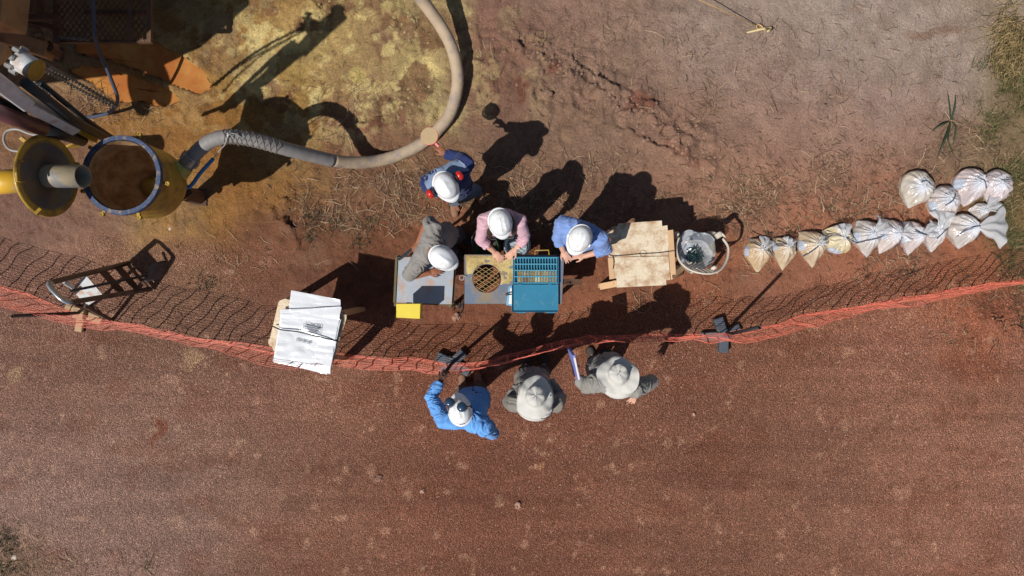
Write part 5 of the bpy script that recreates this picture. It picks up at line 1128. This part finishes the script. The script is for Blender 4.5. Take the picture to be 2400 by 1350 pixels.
def bush_hat(parent, c, f, u, m_hat):
    f = Vector(f).normalized(); u = Vector(u); u = (u - f * u.dot(f)).normalized(); r = f.cross(u).normalized(); mb = MB(); nu = 56; vs = []; fs = []
    prof = [(0, .118), (.045, .117), (.078, .108), (.088, .09), (.096, .04), (.102, .0), (.128, -.004), (.16, -.010), (.190, -.020), (.191, -.024)]
    for k, (rr, zz) in enumerate(prof):
        for i in range(nu):
            t = 2 * math.pi * i / nu; ct, st_ = math.cos(t), math.sin(t); wv = 0; q = rr
            if k >= 6:
                e_ = (k - 5) / 4; wv = e_ * (.034 * math.sin(2 * t + 1 + c.x * 9) + .024 * math.sin(3 * t + c.y * 7) + .014 * math.sin(5 * t + c.x * 5) + .007 * math.sin(11 * t)) - e_ * .03 * max(0, -ct) ** 2; q = rr * (1 + (.09 * math.sin(2 * t + .5 + c.x * 3) + .04 * math.sin(3 * t + c.x * 6) + .03 * math.sin(5 * t)) * e_)
            if 1 < k < 5: q *= 1 + .02 * math.sin(9 * t + k)
            dent = .018 * float(vnoise(ct * rr * 26 + c.x * 10, st_ * rr * 26, None, 15)) if k < 5 else 0
            vs.append(c + f * ct * q * 1.04 + r * st_ * q + u * (zz + wv + dent))
    n = len(prof); fs = [(j * nu + i, (j + 1) * nu + i, (j + 1) * nu + (i + 1) % nu, j * nu + (i + 1) % nu) for j in range(n - 1) for i in range(nu)]
    mb.add(vs, fs); h = obj('bush_hat', mb, m_hat, parent, True); so = h.modifiers.new('s', 'SOLIDIFY'); so.thickness = .003
    def flap(uu, v):
        t = math.pi + (uu - .5) * 2.2; rr = .12 + .09 * v; return c + f * math.cos(t) * rr * 1.05 + r * math.sin(t) * rr + u * (-.03 - .08 * v + .012 * math.sin(uu * 14) * v)
    m = MB(); m.grid(flap, 24, 6); fl = obj('neck_flap', m, m_hat, h, True); so = fl.modifiers.new('s', 'SOLIDIFY'); so.thickness = .003
    m = MB(); A = c + f * .099 + u * .055; m.box(A, (.003, .07, .04), f, None, u); pa = obj('badge', m, mat('badge_grey', S(120, 122, 116), .7, .1), h)
    m = MB(); m.box(A + f * .0025, (.002, .03, .018), f, None, u); obj('badge_motif', m, mat('badge_yellow', S(190, 170, 60), .7), h)
    m = MB(); m.tube(spline([c - f * .06 + r * .17 - u * .02, c - f * .15 + r * .16 - u * .03, c - f * .2 + r * .08 - u * .05, c - f * .17 + r * -.0 - u * .06], 6), .004, 5); obj('chin_cord', m, rubber, h, True)
    for s in (-1, 1):
        m = MB(); m.lathe(c + r * s * .15 + f * .02 + u * -.004, [(0, .006), (.006, .005), (.007, -.01)], u, 8); obj('eyelet', m, rubber, h)
    return h

def ringtorso(mb, rings, seg=24):
    """rings: (centre, right vector, front vector, half width, half depth); squarish loft"""
    vs = []; n = len(rings)
    for (c, r, f, w, d) in rings:
        for k in range(seg):
            t = 2 * math.pi * k / seg; ct, st_ = math.cos(t), math.sin(t); e = .8
            vs.append(Vector(c) + Vector(r) * w * math.copysign(abs(ct) ** e, ct) + Vector(f) * d * math.copysign(abs(st_) ** e, st_))
    fs = [(j * seg + k, j * seg + (k + 1) % seg, (j + 1) * seg + (k + 1) % seg, (j + 1) * seg + k) for j in range(n - 1) for k in range(seg)]
    fs.append(tuple(range(seg - 1, -1, -1))); fs.append(tuple((n - 1) * seg + k for k in range(seg))); mb.add(vs, fs)

Zv = Vector((0, 0, 1))
def person(label, sp):
    feet = sp['feet']; base = (feet[0] + feet[1]) / 2; base = Vector((base.x, base.y, 0))
    root = thing('person', label, 'person', base)
    pel, neck, head = sp['pelvis'], sp['neck'], sp['head']; f = Vector((*sp['face'], 0)).normalized(); hf = Vector(sp.get('hface', sp['face'] + (-.25,))).normalized(); hu = Vector((0, 0, 1)) if 'hup' not in sp else Vector(sp['hup'])
    hu = (hu - hf * hu.dot(hf)).normalized(); shL, shR = sp['sh']; r = (shR - shL).normalized(); rp = Vector((f.y, -f.x, 0))
    spine = (neck - pel).normalized(); tf = rp.cross(spine) * -1; tf = spine.cross(r); 
    if tf.dot(f) < 0 and spine.z > .5: tf = -tf
    chest = pel.lerp(neck, .68) ; waist = pel.lerp(neck, .25); k = sp.get('build', 1.0)
    # body: one continuous skin
    mb = MB(); head_shape(mb, head, hf, hu); mb.tube([neck - spine * .05, neck + (head - neck) * .35, head - hu * .04], [.062, .056, .054], 14)
    ringtorso(mb, [(pel - spine * .08, rp, f, .12, .08), (waist, rp, f, .115, .08), (chest, r, tf, .135, .09), (neck - spine * .05, r, tf, .11, .06), (neck, r, tf, .05, .05)])
    arms = sp['arms']
    for s, (sh_, el, wr, hd, hn, cu) in zip((1, -1), arms):
        mb.tube([sh_.lerp(neck, .35), sh_, sh_.lerp(el, .5), el, el.lerp(wr, .3), wr], [.05, .05, .044, .038, .039, .027], 12, round_ends=True); hand(mb, wr, hd, hn, cu, .12, s)
    for s, ft in zip((-1, 1), feet):
        hip = pel + rp * s * .09 - Vector((0, 0, .04)); kn = hip.lerp(ft, .5) + f * .05; an = ft + Vector((0, 0, .09)); mb.tube([hip, hip.lerp(kn, .5), kn, kn.lerp(an, .35), an], [.075, .07, .05, .048, .036], 12, round_ends=True); mb.tube([an, ft + Vector((0, 0, .045)) + f * .1], [.035, .03], 10, round_ends=True)
    remesh('body', mb, .0062, 2, sp['skin'], root)
    rr_ = hf.cross(hu).normalized()
    for s in (-1, 1):
        m = MB(); m.ell(head + hf * .088 + rr_ * s * .031 + hu * .018, (.009, .012, .008), hf, hu, 8, 6); obj('eye', m, eye_m, root, True)
    m = MB(); m.ell(head + hf * .086 - hu * .062, (.010, .022, .006), hf, hu, 8, 6); obj('mouth', m, lip_m, root, True)
    # shirt
    mb = MB(); hem = pel - spine * .06
    ringtorso(mb, [(hem, rp, f, .185 * k, .135 * k), (waist, rp, f, .172 * k, .128 * k), (chest, r, tf, .188 * k, .135 * k), (pel.lerp(neck, .88), r, tf, .165 * k, .105 * k), (neck - spine * .015, r, tf, .085, .075), (neck + spine * .015, r, tf, .068, .066)])
    yk = [shL.lerp(neck, .0), shL.lerp(neck, .55) + spine * .0, neck - spine * .03, shR.lerp(neck, .55), shR]
    mb.tube([q - Zv * .025 for q in yk], [(.080 * k, .080 * k), (.088 * k, .10 * k), (.088 * k, .11 * k), (.088 * k, .10 * k), (.080 * k, .080 * k)], 16, round_ends=True, ref=(0, 0, 1))
    sl = sp.get('sleeve', (1.0, 1.0))
    for (sh_, el, wr, hd, hn, cu), s_ in zip(arms, sl):
        pts = [sh_.lerp(neck, .45) - Vector((0, 0, .02)), sh_, sh_.lerp(el, .5)]; rad = [.078 * k, .085 * k, .072 * k]
        if s_ >= .5: pts.append(el); rad.append(.063 * k)
        if s_ > .5: pts += [el.lerp(wr, (s_ - .5) * 1.0), el.lerp(wr, (s_ - .5) * 1.84)]; rad += [.058 * k, .052 * k]
        else: pts.append(sh_.lerp(el, s_ * 1.9)); rad.append(.068 * k); 
        if s_ < .5: pts[2] = sh_.lerp(el, s_)
        mb.tube(pts, rad, 14, round_ends=False)
        if sp.get('cuffs') and s_ > .5: e0 = el.lerp(wr, (s_ - .5) * 1.6); e1 = el.lerp(wr, (s_ - .5) * 1.9); mb.tube([e0, e1], [.062 * k, .060 * k], 14)
    remesh('shirt', mb, .0095, 2, sp['shirt'], root, fold=.017, fscale=15, seed=sp.get('seed', 3))
    m = MB(); cb0 = neck + spine * .01; m.lathe(cb0, [(.066, -.03), (.082, -.02), (.074, .028), (.062, .032)], (neck - pel) + f * -.05, 20, True); obj('collar', m, sp['shirt'], root, True)
    # trousers
    mb = MB(); ringtorso(mb, [(pel - Vector((0, 0, .12)), rp, f, .15, .11), (pel, rp, f, .172 * k, .125 * k), (pel + spine * .1, rp, f, .16 * k, .118 * k)])
    for s, ft in zip((-1, 1), feet):
        hip = pel + rp * s * .09 - Vector((0, 0, .04)); kn = hip.lerp(ft, .5) + f * .05; an = ft + Vector((0, 0, .10)); mb.tube([hip, hip.lerp(kn, .5), kn, kn.lerp(an, .4), an], [.10, .092, .078, .074, .07], 14)
    remesh('trousers', mb, .012, 3, sp['trouser'], root, fold=.008, fscale=10, seed=5)
    toes = sp.get('toes', (f, f))
    for ft, td_ in zip(feet, toes):
        td_ = Vector(td_).normalized(); m = MB(); m.tube([ft + Vector((0, 0, .14)), ft + Vector((0, 0, .06))], [.052, .05], 12); m.tube([ft - td_ * .05 + Vector((0, 0, .045)), ft + td_ * .06 + Vector((0, 0, .045)), ft + td_ * .15 + Vector((0, 0, .035))], [(.046, .045), (.05, .045), (.046, .034)], 12, round_ends=True, ref=td_.cross(Vector((0, 0, 1))))
        remesh('boot', m, .010, 3, sp['boot'], root)
        m = MB(); m.tube([ft - td_ * .07 + Vector((0, 0, .010)), ft + td_ * .06 + Vector((0, 0, .010)), ft + td_ * .17 + Vector((0, 0, .010))], [(.048, .010), (.053, .010), (.048, .010)], 12, ref=td_.cross(Vector((0, 0, 1)))); obj('sole', m, bootd, root.children[-1], True)
    # hair
    m = MB(); m.ell(head - hf * .012 + hu * .028, (.100, .082, .100), hf, hu, 16, 12); keep = MB(); vv = [Vector(v) for v in m.v]
    keep.add(m.v, [q for q in m.f if all(((vv[i] - head).dot(hf) < .045 or (vv[i] - head).dot(hu) > .06) for i in q) and all((vv[i] - head).dot(hu) > -.05 for i in q)]); obj('hair', keep, sp.get('hair', hair_d), root, True)
    sp['root'] = root; sp['r'] = r; sp['hf'] = hf; sp['hu'] = hu
    hc_ = head + hu * .055
    if 'hat' in sp: bush_hat(root, hc_ + hu * .01, hf, hu, sp['hat'])
    else: helmet(root, hc_, hf, hu, sp.get('muffs'))
    return root
Zv = Vector((0, 0, 1))
jeans = fab('dark_jeans', (44, 50, 62)); denim = fab('worn_denim', (84, 100, 120)); drk = fab('charcoal_trousers', (46, 46, 46)); olv = fab('khaki_trousers', (84, 76, 64))

# 1: navy shirt, holding the sieve behind
f1 = (.52, -.85); 
nv = dict(face=f1, hface=(.50, -.80, -.32), feet=(P(1064, 474, 0), P(1118, 448, 0)), pelvis=P(1066, 437, .95), neck=P(1052, 414, 1.43), head=P(1043, 433, 1.58), sh=(P(1092, 384, 1.40), P(1003, 426, 1.40)),
  arms=((P(1092, 384, 1.40), P(1080, 371, 1.20), P(1044, 360, 1.13), (-.4, .35, .02), (0, .2, 1), .9), (P(1003, 426, 1.40), P(1004, 440, 1.12), P(1040, 455, 1.0), (.5, -.6, -.4), (-.3, .2, 1), .6)),
  skin=skin_b, shirt=fab('navy_shirt', (40, 52, 98)), trouser=denim, boot=boot_m, muffs=('red', S(196, 38, 34)), seed=11, build=1.04, toes=((.1, -1, 0), (.45, -.85, 0)))
w1 = person('person in navy shirt and white helmet with red ear muffs holding a sieve', nv)
# pale yoke on the back of the navy shirt
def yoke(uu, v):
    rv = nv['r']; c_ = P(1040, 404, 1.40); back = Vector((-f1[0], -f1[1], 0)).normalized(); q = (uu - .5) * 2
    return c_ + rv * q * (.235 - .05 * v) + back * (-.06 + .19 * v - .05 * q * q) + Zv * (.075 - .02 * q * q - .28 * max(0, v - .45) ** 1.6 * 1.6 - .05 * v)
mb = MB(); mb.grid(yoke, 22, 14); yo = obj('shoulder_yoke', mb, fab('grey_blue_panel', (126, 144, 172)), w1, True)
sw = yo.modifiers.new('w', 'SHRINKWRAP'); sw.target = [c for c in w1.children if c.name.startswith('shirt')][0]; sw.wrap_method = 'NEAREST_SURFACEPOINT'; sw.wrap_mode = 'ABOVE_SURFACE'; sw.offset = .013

# 2: grey shirt leaning on the table
gt = dict(face=(.72, -.69), hface=(.80, -.50, -.32), feet=(P(1078, 548, 0), P(1062, 580, 0)), pelvis=P(1034, 560, .92), neck=P(1003, 584, 1.30), head=P(1034, 602, 1.36), sh=(P(1016, 535, 1.27), P(979, 618, 1.24)),
  arms=((P(1016, 535, 1.27), P(1003, 518, 1.08), P(980, 568, .95), (-.4, -.5, -.1), (-.5, .3, .7), 1.0), (P(979, 618, 1.24), P(954, 650, .86), P(1006, 640, .83), (.9, .25, 0), (0, 0, 1), .3)),
  sleeve=(.5, .45), skin=skin_b, shirt=fab('warm_grey_shirt', (138, 134, 130)), trouser=jeans, boot=bootd, seed=21, build=1.02)
gt['sleeve'] = (.44, .44)
person('person in grey shirt and white helmet leaning an elbow on the grey table', gt)

# 3: pink shirt
pk = dict(face=(.12, -1.0), hface=(.22, -.90, -.38), feet=(P(1196, 540, 0), P(1155, 540, 0)), pelvis=P(1172, 529, .93), neck=P(1176, 510, 1.36), head=P(1171, 517, 1.50), sh=(P(1218, 519, 1.32), P(1135, 516, 1.32)),
  arms=((P(1218, 519, 1.32), P(1230, 556, 1.10), P(1208, 585, 1.0), (-.55, -.55, -.1), (.2, .1, 1), .55), (P(1135, 516, 1.32), P(1127, 562, 1.10), P(1158, 590, 1.0), (.5, -.55, -.1), (-.2, .1, 1), .5)),
  sleeve=(.76, .76), cuffs=True, skin=skin_a, shirt=fab('pink_shirt', (206, 166, 178)), trouser=drk, boot=bootd, seed=31, build=.90)
w3 = person('person in pink shirt and white helmet sorting chips over the sieving table', pk)
brown = mat('brown_hair', S(58, 40, 32), .5, .35, 40, .6, 150)
for (hx_, hy_, ex, ey) in ((1192, 505, 1204, 548), (1152, 515, 1148, 556)):
    mb = MB(); mb.tube(spline([P(hx_, hy_, 1.5), P((hx_ + ex) / 2 + 3, (hy_ + ey) / 2 - 6, 1.44), P(ex, ey - 10, 1.32), P(ex, ey, 1.2)], 5), [.03] * 6 + [.034] * 5 + [.026] * 4 + [.012], 10, round_ends=True); obj('hair_lock', mb, brown, w3, True)
mb = MB(); mb.lathe(P(1150, 578, 1.04), [(.033, -.004), (.037, -.004), (.037, .004), (.033, .004)], (.5, -.5, -.15), 14, True); obj('bracelet', mb, rubber, w3, True)
mb = MB(); mb.lathe(P(1214, 578, 1.02), [(.031, -.012), (.035, -.012), (.035, .012), (.031, .012)], (-.5, -.5, -.15), 14, True); obj('wrist_watch', mb, mat('white_band', S(214, 212, 208), .5), w3, True)

# 4: blue shirt
bl = dict(face=(-.42, -.90), hface=(-.40, -.86, -.34), feet=(P(1356, 588, 0), P(1316, 570, 0)), pelvis=P(1345, 560, .95), neck=P(1368, 543, 1.42), head=P(1359, 556, 1.56), sh=(P(1407, 560, 1.38), P(1320, 524, 1.38)),
  arms=((P(1407, 560, 1.38), P(1420, 585, 1.12), P(1370, 600, 1.02), (-1, .05, -.1), (.1, .3, 1), .5), (P(1320, 524, 1.38), P(1308, 558, 1.14), P(1320, 588, 1.03), (.45, -.75, -.1), (-.2, .2, 1), .5)),
  sleeve=(.74, .74), cuffs=True, skin=skin_a, shirt=fab('mid_blue_shirt', (122, 150, 206)), trouser=jeans, boot=bootd, seed=41, build=1.03)
w4 = person('person in mid blue shirt and white helmet between sieving table and plywood table', bl)
mb = MB(); mb.ell(P(1335, 600, .99), (.028, .008, .008), (1, -.3, 0)); mb.lathe(P(1334, 599, 1.0), [(0, .008), (.012, .006), (.012, -.006), (0, -.008)], seg=12); one('hand_lens', mb, steel, 'small steel hand lens held by the worker in mid blue', 'hand lens', P(1335, 600, .99), sm=True)

# 5: bright blue shirt with hand on the post
bb = dict(face=(-.1, 1.0), hface=(-.22, .90, -.28), feet=(P(1086, 912, 0), P(1122, 906, 0)), pelvis=P(1108, 940, .95), neck=P(1092, 984, 1.42), head=P(1080, 966, 1.56), sh=(P(1040, 986, 1.39), P(1136, 1004, 1.39)),
  arms=((P(1040, 986, 1.39), P(1010, 930, 1.24), P(1034, 892, 1.20), (.35, .8, -.15), (-.4, 0, 1), .9), (P(1136, 1004, 1.39), P(1156, 1016, 1.10), P(1130, 976, .95), (-.4, .6, -.3), (.3, 0, 1), .8)),
  skin=skin_c, shirt=fab('bright_blue_shirt', (104, 162, 228)), trouser=drk, boot=boot_m, muffs=('navy', S(36, 62, 86)), seed=51, build=1.0)
person('person in bright blue shirt and white helmet reaching for the fence post', bb)

# 6 and 7: grey shirts and bush hats
hatm = mat('pale_grey_hat', S(200, 198, 192), .9, .05, 10, .3, 200); taupe = fab('taupe_grey_shirt', (132, 128, 120)); stone = fab('stone_grey_shirt', (144, 142, 136))
h6 = dict(face=(.0, 1.0), hface=(.0, .93, -.30), feet=(P(1232, 868, 0), P(1274, 868, 0)), pelvis=P(1248, 896, .95), neck=P(1254, 944, 1.42), head=P(1254, 934, 1.56), sh=(P(1206, 947, 1.36), P(1303, 947, 1.36)),
  arms=((P(1206, 947, 1.36), P(1192, 944, 1.10), P(1226, 890, 1.05), (.7, .3, 0), (-.2, .5, .8), .6), (P(1303, 947, 1.36), P(1313, 930, 1.10), P(1284, 890, 1.08), (-.8, .2, 0), (.2, .5, .8), .6)),
  skin=skin_a, shirt=taupe, trouser=drk, boot=bootd, hat=hatm, seed=61, build=1.05)
person('person in taupe shirt and pale bush hat with folded arms', h6)
h7 = dict(face=(-.35, .94), hface=(-.36, .88, -.30), feet=(P(1392, 846, 0), P(1430, 850, 0)), pelvis=P(1420, 864, .95), neck=P(1446, 896, 1.40), head=P(1449, 882, 1.55), sh=(P(1392, 898, 1.37), P(1486, 912, 1.37)),
  arms=((P(1392, 898, 1.37), P(1372, 906, 1.12), P(1352, 884, 1.12), (-.2, .9, .0), (-.8, 0, .5), 1.0), (P(1486, 912, 1.37), P(1530, 892, 1.12), P(1492, 920, .98), (-.35, -.75, -.2), (.2, .2, .9), .35)),
  skin=skin_a, shirt=stone, trouser=olv, boot=bootd, hat=hatm, seed=71, build=1.12)
person('person in stone grey shirt and pale bush hat holding a blue folder', h7)
fo = thing('folder', 'lavender blue folder held up by the right hand hat wearer', 'folder', P(1348, 860, 1.1))
mb = MB(); a_, b_ = P(1339, 824, 1.24), P(1352, 882, 1.16); mb.bar(a_, b_, .028, .22, (.1, .0, 1)); obj('cover', mb, mat('lavender_cover', S(128, 138, 206), .5, .04), fo, bevel=.004)
mb = MB(); mb.bar(P(1340.5, 829, 1.24) + Zv * .008, P(1351, 880, 1.16) + Zv * .008, .016, .212, (.1, .0, 1)); obj('pages', mb, mat('paper', S(232, 226, 216), .7), fo)
# ------------------------------------------------------------------ sieve, peg, plants, stones
redp = mat('red_plastic', S(206, 72, 72), .4, .06, 10, coat=.2)
sc = P(1007, 320, 1.13); sv = thing('sieve', 'red rimmed round sieve held out over the hose', 'sieve', sc)
mb = MB(); mb.lathe(sc, [(.086, -.03), (.090, -.03), (.094, .012), (.090, .014)], (-.12, .05, 1), 36, True); obj('rim', mb, redp, sv, True)
mb = MB(); nS = 34
for k in range(nS):
    o_ = -.09 + .18 * (k + .5) / nS; l_ = math.sqrt(max(0, .092 ** 2 - o_ ** 2))
    mb.box(sc + Vector((o_, 0, .0145)), (.0038, 2 * l_, .0015)); mb.box(sc + Vector((0, o_, .017)), (2 * l_, .0038, .0015))
mo = obj('sieve_mesh', mb, mat('dusty_sieve_mesh', S(196, 170, 132), .8, .1), sv); mo['kind'] = 'stuff'
mb = MB(); mb.tube([P(1021, 336, 1.125), P(1041, 357, 1.12)], [(.014, .008), (.012, .008)], 8, round_ends=True); obj('handle', mb, mat('pink_handle', S(222, 128, 132), .4), sv, True)
for q in ((1003, 300), (990, 321)):
    mb = MB(); mb.box(P(*q, 1.14), (.028, .016, .012), (sc - P(*q, 1.14))); obj('hook', mb, redp, sv)

rope_m = mat('yellow_rope', S(206, 168, 110), .8, .1)
pg = thing('peg', 'pale wooden peg lying where the yellow guy rope ends', 'peg', P(1780, 68, 0)); pegm = mat('peg_wood', S(206, 184, 136), .8, .1, 14, .2)
mb = MB(); mb.tube([P(1752, 76, .03), P(1785, 68, .05), P(1806, 66, .08)], [.011, .016, .018], 8, round_ends=True); obj('shaft', mb, pegm, pg, True)
mb = MB(); mb.tube([P(1790, 66, .06), P(1806, 70, .12), P(1800, 73, .12)], [.012, .02, .014], 8, round_ends=True); obj('head', mb, pegm, pg, True)
mb = MB(); mb.tube([P(900, -420, 2.4), P(1560, -50, .62), P(1640, 0, .40), P(1776, 62, .05)], .0055, 6); mb.tube(spline([P(1772, 60, .06), P(1780, 58, .09), P(1788, 66, .08), P(1778, 68, .05), P(1772, 62, .05)], 5), .0055, 6)
one('guy_rope', mb, rope_m, 'thin yellow rope running up to the top edge from the peg', 'rope', P(1776, 62, 0), sm=True)

leafm = mat('green_leaf', S(44, 62, 40), .55, .2, 20, .1, col2=S(78, 88, 54), mixlo=.5, mixhi=.7)
pt = thing('leafy_plant', 'small plant with long dark green strap leaves on bare soil', 'plant', P(2228, 275, 0))
for pts_ in ([(2228,282,.02),(2226,250,.07),(2221,214,.04)], [(2230,280,.02),(2238,252,.06),(2240,222,.03)], [(2225,284,.02),(2208,292,.07),(2186,306,.03)], [(2230,284,.02),(2240,300,.08),(2234,342,.04)],
             [(2227,286,.02),(2214,330,.10),(2196,372,.03)], [(2229,286,.02),(2222,330,.08),(2236,364,.02)]):
    cp = spline([P(*q) for q in pts_], 6); mb = MB(); n_ = len(cp); mb.tube(cp, [(.0075 * math.sin(math.pi * (.15 + .85 * k / (n_ - 1)) ) + .003, .002) for k in range(n_)], 6, ref=None); obj('leaf', mb, leafm, pt, True)
tf_ = thing('dry_tussock', 'bleached tussock of long dry grass at the right edge', 'grass tussock', P(2375, 110, 0))
mb = MB(); tm = mat('bleached_grass', S(172, 148, 104), .8, .2, 20, col2=S(110, 100, 62), mixlo=.45, mixhi=.6, m2scale=12)
for k in range(420):
    bx_, by_ = random.gauss(2385, 22), random.gauss(95, 42); an = random.uniform(.9, 1.5) * math.pi if random.random() < .75 else random.uniform(0, 6.28); ln_ = random.uniform(20, 70)
    p0 = P(bx_, by_, .01); p1 = P(bx_ + math.cos(an) * ln_ * .5, by_ - math.sin(an) * ln_ * .5, random.uniform(.06, .16)); p2 = P(bx_ + math.cos(an + .3) * ln_, by_ - math.sin(an + .3) * ln_, random.uniform(.01, .07)); mb.tube([p0, p1, p2], [.004, .0035, .001], 3, caps=False)
bo_ = obj('blades', mb, tm, tf_); bo_['kind'] = 'stuff'

stone_m = mat('pinkish_stone', S(176, 138, 118), .9, .15, 20, .4, 60, col2=S(120, 88, 74), mixlo=.45, mixhi=.65)
stone_w = mat('pale_stone', S(206, 194, 180), .9, .1, 20, .3, 60)
def stone(label, c, r, m, seed):
    mb = MB(); p = P(*c, 0); mb.ell(p + Vector((0, 0, r * .2)), (r, r * .8, r * .5), (math.cos(seed), math.sin(seed), 0), None, 14, 9)
    mb.v = [tuple(Vector(v) + (Vector(v) - p).normalized() * r * .35 * float(vnoise(v[0] * 40 + seed, v[1] * 40, np.array([v[2] * 40 + .3]), seed)[0])) for v in mb.v]
    one('stone', mb, m, label, 'stone', p, 'loose stones on the track')
stone('cracked earth lump on the soil below the dark cord tangle', (1070, 744), .055, stone_m, 1)
stone('lone pinkish stone in the lower middle of the track', (1214, 1186), .05, stone_m, 2)
stone('flat pinkish stone low on the track left of centre', (888, 1120), .05, stone_m, 3)
stone('small pinkish stone between two larger ones on the track', (990, 1151), .035, stone_m, 4)
stone('white stone chip right of the yellow clay patch', (400, 536), .022, stone_w, 5)
stone('white stone chip above the other near the drum', (402, 516), .018, stone_w, 6)
stone('white pebble in the weeds at the lower left corner', (34, 1306), .035, stone_w, 7)
stone('pink pebble on the track right of the hat wearers', (1627, 971), .022, stone_m, 8)
stone('round lump half sunk at the top of the clod ridge', (1216, 102), .06, stone_m, 9)
stone('rounded stone near the mesh at the right of the track', (2162, 768), .03, stone_m, 11)
